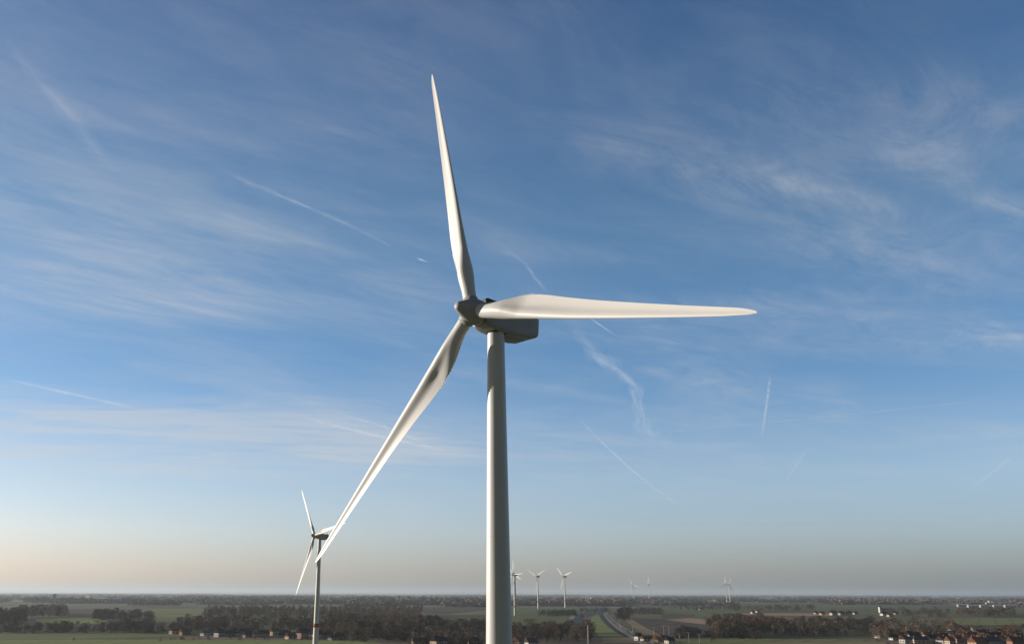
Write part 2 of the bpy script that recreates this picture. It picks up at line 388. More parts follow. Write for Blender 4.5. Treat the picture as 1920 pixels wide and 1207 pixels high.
sheet('canal', [(1074, 1162), (1079, 1155), (1090, 1149), (1122, 1148), (1137, 1139), (1143, 1141), (1133, 1149), (1110, 1152), (1094, 1154), (1091, 1164), (1094, 1178), (1090, 1181), (1080, 1173)], M['water'])
sheet('grass_bank', [(1107, 1168), (1109, 1156), (1117, 1152), (1123, 1152.5), (1127, 1161), (1138, 1173), (1153, 1184), (1169, 1193), (1123, 1193), (1113, 1184)], FM['bright'])
sheet('embankment', [(1123, 1153), (1129, 1150), (1134, 1160), (1146, 1172), (1160, 1183), (1176, 1193), (1169, 1193), (1153, 1184), (1138, 1173), (1127, 1161)], M['bank_shade'])  # flat dark strip, the slope's shade painted into its colour
ROAD_L = [(1136, 1147.5), (1132, 1151), (1134, 1156), (1142, 1166), (1153, 1176), (1167, 1186), (1184, 1196), (1200, 1207)]
ROAD_R = [(1139, 1147), (1140, 1151), (1146, 1157), (1156, 1166), (1169, 1175), (1184, 1184), (1204, 1195), (1228, 1207)]
sheet('motorway', ROAD_L + ROAD_R[::-1], M['asphalt'])
def strip_between(fr, wd, name, material):
    cen = [(a[0] + (b_[0] - a[0]) * fr, a[1] + (b_[1] - a[1]) * fr) for a, b_ in zip(ROAD_L, ROAD_R)]
    P = [gp(*c) for c in cen]; L = []; Rr = []
    for i, p in enumerate(P):
        d = (P[min(i + 1, len(P) - 1)] - P[max(i - 1, 0)]).normalized(); nrm = Vector((-d.y, d.x, 0))
        L.append(p + nrm * wd / 2); Rr.append(p - nrm * wd / 2)
    me = MB(); n = len(P)
    me.add([(p.x, p.y, .9) for p in L] + [(p.x, p.y, .9) for p in Rr], [(i, i + 1, n + i + 1, n + i) for i in range(n - 1)])
    return tag(me.build(name, material), kind='structure')
for fr in (.06, .94): strip_between(fr, .5, 'road_marking', M['paint'])
strip_between(.5, 2.2, 'road_verge', FM['stubble'])
sheet('road', [(1143, 1137.6), (1205, 1138), (1205, 1139.2), (1143, 1139)], M['track'])

# ------------------------------------------------------------------ wind turbines
RB = 45.0
def blade_mesh():
    b = MB(); N = 32; rings = []
    def lerp(a, tab):
        for (x0, y0), (x1, y1) in zip(tab, tab[1:]):
            if a <= x1: return y0 + (y1 - y0) * (a - x0) / (x1 - x0)
        return tab[-1][1]
    chord = [(0, 1.88), (.05, 1.9), (.07, 2.06), (.09, 2.32), (.13, 2.88), (.17, 3.24), (.21, 3.42), (.25, 3.45), (.30, 3.25), (.35, 2.98), (.5, 2.3), (.65, 1.78), (.8, 1.3), (.9, 1.0), (.95, .8), (.98, .52), (.995, .25), (1, .06)]
    le = [(0, .94), (.1, .95), (.2, 1.02), (.4, .98), (.6, .82), (.8, .62), (.92, .46), (.98, .28), (1, .12)]
    thick = [(0, 1), (.05, 1), (.1, .74), (.15, .50), (.2, .38), (.3, .29), (.5, .22), (.8, .17), (1, .14)]
    twist = [(0, 20), (.1, 19), (.2, 14.5), (.3, 10.5), (.5, 6), (.7, 3), (1, 0.5)]
    st = [0.0, .004, .03, .05, .06, .07, .08, .09, .1, .11, .12, .13, .14, .15, .16, .17, .18, .19, .2, .21, .22, .235, .25, .27, .3, .33, .37, .41, .45, .5, .55, .6, .65, .7, .75, .8, .84, .88, .91, .94, .96, .975, .985, .993, .998, 1.0]
    for s in st:
        r = 1.15 + s * (RB - 1.15)
        c = lerp(s, chord); L = lerp(s, le); tc_ = lerp(s, thick); tw = R_(lerp(s, twist))
        bl = min(1, max(0, (s - .045) / .17)); bl = bl * bl * (3 - 2 * bl)
        if s == 0.0: c *= .96
        ring = []
        for i in range(N):
            th = 2 * math.pi * i / N
            u = (1 - math.cos(th)) / 2                       # 0 at the leading edge, 1 at the trailing edge
            cx = L - u * c if s > 0 else L - .04 - u * c
            yc = .5 * c * math.sin(th)
            ya = 5 * tc_ * c * (.2969 * math.sqrt(u) - .126 * u - .3516 * u * u + .2843 * u ** 3 - .1015 * u ** 4)
            cam_ = .03 * c * 4 * u * (1 - u)
            up = math.sin(th) >= 0
            hol = min(1, max(0, (u - .18) / .42)); hol = hol * hol * (3 - 2 * hol)
            y_air = -ya * 1.15 if not up else ya * 1.0 * (1 - .72 * hol)
            y = (1 - bl) * yc + bl * (y_air - cam_)
            # local x towards the leading edge, local y upwind, local z outwards
            X = cx * math.cos(tw) - y * math.sin(tw); Y = cx * math.sin(tw) + y * math.cos(tw)
            ring.append((X, Y, r))
        rings.append(ring)
    b.loft(rings, True, True)
    return b
def serration_mesh():
    b = MB()
    for k in range(15):
        s = .075 + .0105 * k; r = 1.15 + s * (RB - 1.15); r2 = r + .0105 * (RB - 1.15)
        c = np.interp(s, [.05, .07, .09, .13, .17, .21, .25], [1.9, 2.06, 2.32, 2.88, 3.24, 3.42, 3.45]); L = np.interp(s, [0, .1, .2, .4], [.94, .95, 1.02, .98])
        tw = R_(float(np.interp(s, [0, .1, .2, .3], [20, 19, 14.5, 10.5])))
        te = L - c
        def P(x, y, z): return (x * math.cos(tw) - y * math.sin(tw), x * math.sin(tw) + y * math.cos(tw), z)
        b.add([P(te + .12, .02, r), P(te + .12, .02, r2), P(te - .26, .015, (r + r2) / 2), P(te + .12, -.02, r), P(te + .12, -.02, r2), P(te - .26, -.015, (r + r2) / 2)],
              [(0, 1, 2), (5, 4, 3), (0, 3, 4, 1), (1, 4, 5, 2), (2, 5, 3, 0)])
    return b
def revolve(b, prof, n=40, axis='y', cap=True):
    rings = []
    for a, r in prof:
        ring = []
        for i in range(n):
            t = 2 * math.pi * i / n
            ring.append((r * math.cos(t), a, -r * math.sin(t)) if axis == 'y' else (r * math.cos(t), r * math.sin(t), a))
        rings.append(ring)
    b.loft(rings, True, cap); return b
HUB_H = 79.68; OVER = 4.4; TILT = R_(5); CONE = R_(1)
def rotor_basis(rho):
    """blade frame in turbine space (turbine's nose looks along local +Y)"""
    T = TILT
    a = Vector((0, math.cos(T), math.sin(T)))
    h = Vector((-1, 0, 0)); v = h.cross(a)
    if v.z < 0: v = -v
    bdir = (v * math.cos(rho) + h * math.sin(rho))
    lead = (-v * math.sin(rho) + h * math.cos(rho))           # direction of motion
    z = (bdir * math.cos(CONE) + a * math.sin(CONE)).normalized()
    y = (a - z * a.dot(z)).normalized(); x = lead
    return x, y, z, a
def hub_pos():
    return Vector((0, OVER, HUB_H))
bl_mesh = blade_mesh().mesh('blade', M['white'])
ser_mesh = serration_mesh().mesh('serrated_strip', M['white'])
def make_turbine(name, loc, yaw, rho, label, group, sc=1.0, proto=None, bs=1.0):
    """yaw: the direction angle of the nose in the world (local +Y turned to it)"""
    root = empty(name, loc, yaw - math.pi / 2, sc)
    tag(root, label, 'wind turbine', group)
    if proto is None:
        t = MB(); rings = []
        ht = HUB_H - 1.95
        zs = [0, .02, .23, .25, .26, .30] + [ht * k / 12 for k in range(1, 12)] + [ht - .40, ht - .36, ht - .35, ht - .34, ht - .33, ht - .02, ht]
        prof = []
        for z in zs:
            r = 2.08 + (1.16 - 2.08) * z / ht
            if z < .255: r += .18
            if z > ht - .345: r += .04
            prof.append((z, r))
        revolve(t, prof, 48, 'z'); tower = t.build('tower', M['white'], root)
        for zc in (22.0, 50.0):
            fl = MB(); r = 2.08 + (1.16 - 2.08) * zc / ht
            revolve(fl, [(zc - .04, r - .05), (zc - .04, r + .004), (zc + .04, r + .004), (zc + .04, r - .05)], 48, 'z', cap=False)
            kid(tower, fl.build('flange_seam', M['white'], tower))
        rg = MB(); zc = 17.5; r0 = 2.08 - .92 * (zc - 1.3) / ht + .02; r1 = 2.08 - .92 * (zc + 1.3) / ht + .02
        revolve(rg, [(zc - 1.3, r0 - .1), (zc - 1.3, r0), (zc + 1.3, r1), (zc + 1.3, r1 - .1)], 48, 'z', cap=False)
        kid(tower, rg.build('warning_band', M['red'], tower))
        dr = MB(); dr.box(-.45, .45, -2.2, -1.9, .9, 3.1); kid(tower, dr.build('door', M['dark'], tower))
        kid(root, tower)
        # nacelle: cross-sections along the shaft, turned by the shaft's tilt
        x, y, z, a = rotor_basis(0); Hp = hub_pos(); up = Vector((1, 0, 0)).cross(a)
        if up.z < 0: up = -up
        side = Vector((1, 0, 0))
        def sect(s, hw, top, bot, k=.42):
            P = []
            for cx, cz in ((1, 1), (-1, 1), (-1, -1), (1, -1)):
                kk = k if cz > 0 else k * 1.3
                zc_ = top if cz > 0 else bot
                X0 = cx * (hw - kk); Z0 = zc_ - cz * kk
                a0 = {(1, 1): 0, (-1, 1): 90, (-1, -1): 180, (1, -1): 270}[(cx, cz)]
                for q in range(5):
                    t_ = R_(a0 + q * 22.5)
                    P.append((X0 + kk * math.cos(t_), Z0 + kk * math.sin(t_)))
            return [Hp - a * s + side * px - up * 0 + up * pz for px, pz in P]
        nb = MB()
        nb.loft([sect(*q) for q in ((1.45, 1.25, 1.15, -1.35), (1.5, 1.5, 1.4, -1.6), (2.1, 1.72, 1.72, -1.85), (3.2, 1.8, 1.9, -2.0), (6.0, 1.8, 1.95, -1.95), (8.4, 1.8, 1.95, -1.75), (10.6, 1.78, 1.85, -1.3), (11.15, 1.68, 1.7, -1.1), (11.3, 1.45, 1.5, -.9))], True, True)
        nac = nb.build('nacelle', M['nac'], root); kid(root, nac)
        md = nac.modifiers.new('edge', 'EDGE_SPLIT'); md.split_angle = R_(28)
        def nbox(nm, s0, s1, w0, w1, z0, z1, mt):
            q = MB(); pts = []
            for zz_ in (z0, z1):
                for s_, w_ in ((s0, w0), (s0, w1), (s1, w1), (s1, w0)):
                    pts.append(Hp - a * s_ + side * w_ + up * zz_)
            q.add(pts, [(0, 1, 2, 3), (7, 6, 5, 4), (0, 4, 5, 1), (1, 5, 6, 2), (2, 6, 7, 3), (3, 7, 4, 0)])
            return kid(nac, q.build(nm, mt, nac))
        nbox('roof_hatch', 1.9, 3.9, -.9, .9, 1.7, 2.28, M['dark'])
        kf = MB(); kr = []
        for s_, w_, bt in ((5.0, .7, -2.0), (5.6, 1.2, -2.3), (7.6, 1.25, -2.35), (9.2, 1.1, -2.05), (10.2, .7, -1.5)):
            kr.append([Hp - a * s_ + side * (w_ * px) + up * pz for px, pz in ((1.15, -1.3), (1, bt + .25), (.8, bt), (-.8, bt), (-1, bt + .25), (-1.15, -1.3))])
        kf.loft(kr, False, True); kid(nac, kf.build('keel_fairing', M['nac'], nac))
        nbox('yaw_housing', 3.35, 5.45, -1.05, 1.05, -2.12, -1.8, M['dark'])
        nbox('cooler', 9.0, 10.3, -1.1, 1.1, 1.8, 2.35, M['dark'])
        nbox('vent', 4.0, 4.25, 1.7, 1.83, -.2, .1, M['dark'])
        # anemometer mast
        q = MB(); p0 = Hp - a * 10.0 + up * 2.3; q.tube(p0, p0 + up * 1.0, .04, .03); q.tube(p0 + up * .9 - side * .4, p0 + up * .9 + side * .4, .03, .03)
        kid(nac, q.build('wind_sensor', M['dark'], nac))
        hb = MB()
        revolve(hb, [(2.88, .02), (2.87, .28), (2.78, .48), (2.6, .63), (2.0, .93), (1.4, 1.22), (.8, 1.50), (.2, 1.74), (-.5, 1.82), (-1.1, 1.76), (-1.3, 1.72), (-1.36, 1.5)], 48)
        for k in range(3):                                        # the three sockets where the blades enter
            x, y, z, a2 = rotor_basis(rho * 0 + k * 2 * math.pi / 3)
            # in hub space the axis is +Y
            t_ = k * 2 * math.pi / 3
            zd = Vector((-math.sin(t_), 0, math.cos(t_)))
            hb.tube(zd * .6, zd * 1.86, 1.12, 1.06, 28)
        hub = hb.build('hub', M['nac'], root); kid(root, hub)
        gp2 = MB(); revolve(gp2, [(-1.62, 1.3), (-1.62, 1.5), (-1.3, 1.5), (-1.3, 1.3)], 40, cap=False)
        kid(hub, gp2.build('shaft_gap', M['dark'], hub))
        blades = []
        for k in range(3):
            o = bpy.data.objects.new('blade', bl_mesh); C.objects.link(o); o.parent = root; blades.append(kid(root, o))
            q = bpy.data.objects.new('serrated_strip', ser_mesh); C.objects.link(q); q.parent = o; kid(o, q)
    else:
        for ch in KIDS[proto.name]:
            k = copy_tree(ch, root); KIDS.setdefault(root.name, []).append(k)
    # pose the rotor
    Hp = hub_pos(); i = 0
    for o in KIDS[root.name]:
        if o.name.startswith('blade'):
            x, y, z, a = rotor_basis(rho + i * 2 * math.pi / 3); i += 1
            mm = Matrix.Identity(4)
            for q in range(3): mm[q][0] = x[q] * bs; mm[q][1] = y[q] * bs; mm[q][2] = z[q] * bs; mm[q][3] = Hp[q]
            o.matrix_local = mm
        elif o.name.startswith('hub'):
            x, y, z, a = rotor_basis(rho)
            mm = Matrix.Identity(4)
            zb = (z - a * z.dot(a)).normalized(); xb = a.cross(zb)
            for q in range(3): mm[q][0] = xb[q]; mm[q][1] = a[q]; mm[q][2] = zb[q]; mm[q][3] = Hp[q]
            o.matrix_local = mm
    return root
def turbine_at(hx, hy, D, yaw_, rho, label, sc=1.0, proto=None, group=None, bs=1.0):
    """yaw_: angle of the nose from -X towards the viewer (-Y)"""
    a = Vector((-math.cos(yaw_), -math.sin(yaw_), 0))
    hub = ray(hx, hy) * D + Vector((0, 0, CAM_H))
    base = hub - a * OVER * sc
    return make_turbine('wind_turbine', (base.x, base.y, hub.z - HUB_H * sc), math.atan2(a.y, a.x), rho, label, group, sc, proto, bs)
main = turbine_at(885.0, 583.1, 2.8386 * RB, .7062, -.29, 'huge pale grey wind turbine in the foreground with one blade pointing right')
WT = 'wind turbines standing in the fields behind'
turbine_at(589.7, 1003.5, 15.76 * RB, .632, -.671, 'mid-distance wind turbine just left of the foreground tower, partly behind its lower blade', 1.0, main, WT)
far = [ # hub x, hub y, base y, distance, yaw, rotor angle, label
    (961.5, 1077, 1155, 1950, .7, 1.5, 'nearer of two overlapping turbines hidden half behind the foreground tower'),
    (962.5, 1075.5, 1145, 2300, .62, 1.98, 'farther of two overlapping turbines hidden half behind the foreground tower'),
    (1006.0, 1080, 1142, 2780, .8, 1.02, 'wind turbine with a black nacelle and a Y shaped rotor right of the foreground tower'),
    (1056.0, 1080, 1138, 3000, .62, -.85, 'turbine alone between the Y shaped one and the canal, lower blade left of tower'),
    (1186.0, 1097.5, 1128, 5000, .75, -.45, 'left one of the small pair of turbines beyond the motorway'),
    (1215.3, 1095.5, 1126, 5300, .85, .05, 'right one of the small pair of turbines beyond the motorway, one blade straight up'),
    (1360.0, 1095, 1132, 4400, 1.0, .0, 'left one of two far turbines standing tightly together'),
    (1366.5, 1095.3, 1132.5, 4300, 1.1, .5, 'right one of two far turbines standing tightly together'),
    (1284.0, 1106.5, 1117, 13500, .8, .0, 'tiny hazy turbine on the horizon left of the tight pair'),
    (1316.5, 1107.5, 1117, 15500, .8, .6, 'tiny hazy turbine on the horizon nearest the tight pair on its left'),
    (1331.0, 1103.5, 1115, 13000, .8, 1.0, 'faint turbine just left of the tight pair on the horizon'),
]
for hx, hy, by, D, yw, rho, lab in far:
    r = ray(hx, hy)
    sc = ((CAM_H + r.z * D) / HUB_H)
    sc = max(.9, min(1.45, sc))
    turbine_at(hx, hy, D, yw, rho, lab, sc, main, WT, .66 if D < 2500 else .78 if D < 3500 else .95)

# ------------------------------------------------------------------ trees
def tree_arrays(kind, seed, n):
    """returns (trunk MB, crown MB) for a unit tree: height 1"""
    r = random.Random(seed); tr = MB(); cr = MB()
    if kind == 'poplar': hw, lo_, shape = .17, .22, 1.0
    elif kind == 'round': hw, lo_, shape = .36, .20, .8
    elif kind == 'bush': hw, lo_, shape = .55, .05, .7
    elif kind == 'fir': hw, lo_, shape = .24, .08, 1.0
    tr.tube((0, 0, -.02), (r.uniform(-.01, .01), r.uniform(-.01, .01), .5), .022, .014, 6)
    tr.tube((0, 0, .5), (r.uniform(-.04, .04), r.uniform(-.04, .04), .86), .014, .003, 5)
    nl = {'poplar': 8, 'round': 9, 'bush': 6, 'fir': 4}[kind]
    for i in range(nl):
        z0 = r.uniform(lo_, .6); an = r.uniform(0, 6.28); L = r.uniform(.5, .85) * hw
        tr.tube((0, 0, z0), (math.cos(an) * L, math.sin(an) * L, z0 + r.uniform(.12, .3)), .008, .002, 4)
    # twig clumps: sprays gathered round a few limb ends so that gaps stay open
    cents = []
    for i in range({'poplar': 14, 'round': 18, 'bush': 12, 'fir': 20}[kind]):
        t = r.uniform(0, 1); z = lo_ + (1 - lo_) * t
        if kind == 'fir': prof = (1 - t) * hw + .02
        elif kind == 'poplar': prof = hw * (math.sin(math.pi * min(1, .12 + t * .86)) ** .6)
        else: prof = hw * (math.sin(math.pi * min(.97, .14 + t * .80)) ** .5)
        an = r.uniform(0, 6.28); rr = prof * math.sqrt(r.uniform(.1, .95))
        cents.append((math.cos(an) * rr, math.sin(an) * rr, z, prof))
    for k in range(n):
        cx, cy, cz, pf = r.choice(cents); s = .30 * hw + .03
        px, py, pz = cx + r.gauss(0, s * .55), cy + r.gauss(0, s * .55), cz + r.gauss(0, s * .7)
        pz = min(max(pz, lo_ * .8), 1.02)
        d = Vector((px * 1.2 + r.gauss(0, .12), py * 1.2 + r.gauss(0, .12), r.uniform(.1, .5) if kind != 'fir' else r.uniform(-.2, .1))).normalized()
        L = r.uniform(.05, .11); wd = r.uniform(.010, .022) * (1.6 if kind in ('fir', 'bush') else 1.0)
        sd = d.cross(Vector((r.gauss(0, 1), r.gauss(0, 1), r.gauss(0, 1)))).normalized() * wd
        p = Vector((px, py, pz))
        cr.add([p - sd * .4, p + sd * .4, p + d * L + sd, p + d * L * 1.15 - sd * .6], [(0, 1, 2, 3)])
    return tr, cr
KINDS = {}
for kind, nv, n in (('poplar', 4, 420), ('round', 5, 620), ('bush', 3, 420), ('fir', 2, 700)):
    KINDS[kind] = []
    for v in range(nv):
        tr, cr = tree_arrays(kind, 100 + v * 7 + len(kind), n)
        KINDS[kind].append((tr.mesh('trunk', M['bark']), cr))
CROWN = {}
def crown_mesh(kind, v, mt):
    key = (kind, v, mt)
    if key not in CROWN: CROWN[key] = KINDS[kind][v][1].mesh('crown', M[mt])
    return CROWN[key]
TREES = []      # (pixel height, x, y, height m, kind, material, wood id)
WOODS = {}
def tree(px, py, h, kind, mt, wid):
    p = gp(px, py); D = math.hypot(p.x, p.y)
    if -60 < px < 1985: TREES.append((h / D, p.x, p.y, h, kind, mt, wid))
def wood(wid, x0, x1, ytop, ybot, n, h, kinds, label, mt=('twig', 'twig_dk'), edge=None):
    """trees rooted between two lines of the ground (y at x0 and at x1 for the far and the near side)"""
    WOODS[wid] = label
    for i in range(n):
        t = random.random(); x = x0 + (x1 - x0) * t
        a = ytop[0] + (ytop[1] - ytop[0]) * t; b_ = ybot[0] + (ybot[1] - ybot[0]) * t
        # even spread over real ground, not over rows of the picture
        da, db = 1 / max(a - 1110, 1), 1 / (b_ - 1110)
        u = random.random(); y = 1110 + 1 / (da + (db - da) * u)
        tree(x, y, random.uniform(*h), random.choice(kinds), random.choice(mt), wid)
wood('w1', -30, 44, (1158, 1158), (1176, 1176), 64, (13, 19), ['poplar', 'round'], 'bare tree in the tall wood at the left edge of the photo')
wood('w2', 40, 122, (1149, 1150), (1160, 1158), 80, (13, 18), ['poplar', 'round'], 'bare tree in the long grey wood left of the two field clumps')
wood('w3', 178, 258, (1158, 1157), (1166, 1166), 40, (11, 17), ['round', 'round', 'poplar'], 'bare tree in the rounded clump standing alone between fields')
wood('w3b', 274, 286, (1163, 1163), (1167, 1167), 5, (12, 17), ['round'], 'tree of the small group just right of the rounded clump')
wood('w4', -20, 340, (1180, 1180), (1187, 1186), 120, (5, 10), ['bush', 'round'], 'low tree in the hedge along the far side of the left meadow', ('twig_dk', 'twig'))
wood('w4b', 208, 282, (1178, 1178), (1187, 1187), 26, (8, 14), ['round'], 'bare tree standing above the hedge behind the left meadow')
wood('w5', 378, 790, (1150, 1149), (1166, 1165), 300, (13, 18), ['poplar'], 'slender tree in the poplar plantation behind the left village', ('twig',))
wood('w6', 330, 620, (1174, 1173), (1188, 1189), 100, (8, 14), ['round', 'bush'], 'garden tree among the cottages of the left village', ('twig_dk', 'twig', 'twig_dk', 'twig', 'twig_dk', 'twig_dk', 'twig', 'rust'))
wood('w6b', 320, 650, (1197, 1198), (1199, 1200), 26, (1.5, 3), ['bush'], 'low hedge bush in front of the left village cottages', ('twig_dk', 'twig', 'ever'))
wood('w7c', 795, 912, (1177, 1176), (1192, 1188), 60, (8, 13), ['round'], 'bare tree in the wood touching the foreground tower on its left')
wood('w7', 610, 800, (1166, 1170), (1196, 1192), 190, (10, 15), ['round'], 'bare tree in the broad wood right of the left village', ('twig', 'twig_dk', 'twig'))
wood('w7b', 640, 770, (1190, 1190), (1203, 1202), 44, (10, 14), ['round', 'bush'], 'tree at the near edge of the broad wood above the bright field')
wood('w8', 770, 920, (1195, 1192), (1212, 1212), 46, (7, 12), ['round', 'bush'], 'garden tree between the brown roofs left of the foreground tower', ('twig', 'twig_dk', 'twig', 'twig_dk', 'rust'))
wood('w9', 955, 1110, (1185, 1184), (1206, 1204), 90, (8, 14), ['round', 'round', 'poplar'], 'bare tree in the brown wood right of the foreground tower', ('twig', 'twig', 'twig_dk', 'twig_dk', 'rust'))
wood('w10', 1012, 1078, (1152, 1151), (1156, 1155), 50, (7, 11), ['bush', 'round'], 'tree of the dark hedge lying between the two green fields', ('twig_dk',))
wood('w11', 1085, 1140, (1144, 1142), (1147, 1147), 36, (4, 8), ['bush'], 'dark tree lining the far bank of the canal', ('twig_dk', 'ever'))
wood('w11b', 1092, 1106, (1156, 1156), (1180, 1180), 22, (4, 7), ['bush', 'round'], 'tree between the canal and the grass bank')
wood('w12', 1160, 1182, (1156, 1156), (1164, 1168), 20, (13, 19), ['round', 'poplar'], 'bare tree in the clump on the right of the motorway')
wood('w12b', 1176, 1240, (1148, 1148), (1152, 1152), 40, (7, 12), ['bush', 'round'], 'tree of the dark hedge beyond the ploughed field', ('twig_dk',))
wood('w13', 1335, 1450, (1176, 1172), (1195, 1192), 90, (11, 17), ['round'], 'bare tree in the left half of the big wood right of the motorway', ('twig', 'twig', 'rust'))
wood('w14', 1440, 1640, (1176, 1174), (1195, 1196), 140, (9, 14.5), ['round', 'round', 'poplar'], 'dark tree in the right half of the big wood right of the motorway', ('twig_dk', 'twig'))
wood('w14b', 1275, 1420, (1189, 1189), (1197, 1197), 60, (6, 10), ['bush'], 'tree of the dark hedge in front of the big wood', ('twig_dk', 'ever'))
wood('w15', 1640, 1790, (1174, 1172), (1200, 1196), 110, (7, 12), ['round', 'bush'], 'tree behind the white cottages near the right village', ('twig_dk', 'twig'))
wood('w16', 1780, 1960, (1180, 1180), (1206, 1210), 80, (4, 9), ['round', 'bush'], 'garden tree among the orange roofs of the right village', ('twig', 'twig_dk', 'rust'))
wood('w17', 1662, 1780, (1146, 1146), (1160, 1160), 48, (8, 13), ['round'], 'tree around the small church with the white tower', ('twig_dk',))
wood('w18', 1800, 1900, (1150, 1151), (1158, 1157), 60, (12, 17), ['round'], 'tree of the dark row in front of the industrial sheds', ('twig_dk',))
wood('w19', 1400, 1530, (1141, 1141), (1147, 1147), 80, (9, 14), ['round'], 'tree of the distant wood beyond the tan field', ('twig_dk', 'twig'))
wood('w20', 1255, 1400, (1140, 1140), (1145, 1144), 50, (6, 10), ['round'], 'tree near the feet of the tightly paired turbines')
wood('w21', 1371, 1388, (1145, 1145), (1147, 1147), 8, (14, 20), ['round'], 'tall tree right of the tightly paired turbines')
wood('w22', 795, 830, (1168, 1168), (1172, 1172), 12, (10, 13), ['fir'], 'dark evergreen tree in the broad wood', ('ever',))
for (x, y, h) in ((352, 1170, 13), (1072, 1199, 8), (300, 1203, 3), (138, 1201, 3)):
    tree(x, y, h, 'round', 'twig', 'w0')
WOODS['w0'] = 'single tree standing apart at the edge of a field'
for (x, y, h) in ((532, 1186, 17), (1412, 1200, 7), (1338, 1205, 7), (1660, 1198, 12), (1900, 1200, 14)):
    tree(x, y, h, 'round', 'rust', 'wr')
WOODS['wr'] = 'russet tree still holding brown leaves near the houses'
TREES.sort(key=lambda t: -t[0])
NEAR, REST = TREES[:300], TREES[300:]
for pxh, x, y, h, kind, mt, wid in NEAR:
    v = random.randrange(len(KINDS[kind])); sx = h * random.uniform(.85, 1.2)
    root = empty('fir_tree' if kind == 'fir' else 'bare_tree' if mt != 'rust' else 'russet_tree', (x, y, 0), random.uniform(0, 6.28))
    tag(root, WOODS[wid], 'tree', 'trees: ' + WOODS[wid])
    for nm, me in (('trunk', KINDS[kind][v][0]), ('crown', crown_mesh(kind, v, mt))):
        o = bpy.data.objects.new(nm, me); C.objects.link(o); o.parent = root; o.scale = (sx, sx, h)
def merged(name, items, material, kinds_data):
    V = []; Fq = []; n = 0
    for (x, y, h, sw, kind, v) in items:
        va, fa = kinds_data[(kind, v)]
        a = random.uniform(0, 6.28); ca, sa = math.cos(a), math.sin(a)
        P = np.empty_like(va)
        P[:, 0] = (va[:, 0] * ca - va[:, 1] * sa) * sw + x; P[:, 1] = (va[:, 0] * sa + va[:, 1] * ca) * sw + y; P[:, 2] = va[:, 2] * h
        V.append(P); Fq.append(fa + n); n += len(P)
    V = np.concatenate(V); Fq = np.concatenate(Fq)
    me = bpy.data.meshes.new(name); me.vertices.add(len(V)); me.vertices.foreach_set('co', V.astype(np.float32).ravel())
    me.loops.add(len(Fq) * 4); me.loops.foreach_set('vertex_index', Fq.astype(np.int32).ravel())
    me.polygons.add(len(Fq)); me.polygons.foreach_set('loop_start', np.arange(0, len(Fq) * 4, 4, dtype=np.int32))
    me.polygons.foreach_set('loop_total', np.full(len(Fq), 4, dtype=np.int32))
    me.materials.append(material); me.update(calc_edges=True)
    o = bpy.data.objects.new(name, me); C.objects.link(o); return o
KD = {}
for kind in KINDS:
    for v in range(len(KINDS[kind])):
        cr = KINDS[kind][v][1]; KD[(kind, v)] = (np.array(cr.v), np.array(cr.f, dtype=np.int64))
by = {}
for pxh, x, y, h, kind, mt, wid in REST:
    by.setdefault((wid, mt), []).append((x, y, h, h * random.uniform(.9, 1.25), kind, random.randrange(len(KINDS[kind]))))
MN = {'twig': 'brown', 'twig_dk': 'dark', 'rust': 'russet', 'ever': 'evergreen'}
for (wid, mt), items in by.items():
    o = merged('woodland', items, M['m_' + mt], KD)
    tag(o, ('mass of ' + MN[mt] + ' trees: ' + WOODS[wid].replace('tree ', 'trees ', 1)), 'wood', kind='stuff')
# distant hedges and woods, kilometres away, down to the horizon: small clumps of coarse twigs
def clump(seed):
    r = random.Random(seed); b = MB()
    for k in range(46):
        p = Vector((r.gauss(0, .38), r.gauss(0, .3), abs(r.gauss(.45, .25)) % 1)); d = Vector((r.gauss(0, 1), r.gauss(0, .6), r.gauss(.6, .6))).normalized()
        sdv = d.cross(Vector((r.gauss(0, 1), r.gauss(0, 1), 0))).normalized() * .14
        b.add([p - sdv, p + sdv, p + d * .3 + sdv, p + d * .3 - sdv], [(0, 1, 2, 3)])
    return b
for v in range(3):
    cb = clump(v); KD[('far', v)] = (np.array(cb.v), np.array(cb.f, dtype=np.int64))
bands = [ # y of the ground, x range, number of rows, clumps per row
    (1139.5, 1134, -40, 1980, 10, 36), (1134, 1129, -40, 1980, 22, 34), (1129, 1124, -40, 1980, 34, 40), (1124, 1120, -40, 1980, 40, 50), (1120, 1116.5, -40, 1980, 44, 50), (1116.5, 1113.5, -40, 1980, 40, 50)]
for bi, (ya, yb, x0, x1, rows, per) in enumerate(bands):
    items = []
    for k in range(rows):
        y = random.uniform(yb, ya); xc = random.uniform(x0, x1); L = random.uniform(30, 170); sl = random.uniform(-.004, .004)
        if bi == 0 and (xc > 930 and xc < 1260 or 110 < xc < 640): continue
        if bi == 1 and 940 < xc < 1140: continue
        hh = random.uniform(9, 17)
        for j in range(per):
            x = xc + random.uniform(-L, L) / 2; yy = y + sl * (x - xc) + random.gauss(0, .12)
            if random.random() < .12: continue
            p = gp(x, max(yy, 1112.6)); h = hh * random.uniform(.6, 1.25)
            items.append((p.x, p.y, h, h * random.uniform(.9, 2.4), 'far', random.randrange(3)))
    o = merged('hedgerow', items, M['m_twig_dk' if bi % 2 else 'm_twig'], KD)
    tag(o, ['nearest', 'second nearest', 'third nearest', 'third farthest', 'second farthest', 'farthest'][bi] + ' belt of distant hedges and woods below the horizon', 'hedges', kind='stuff')
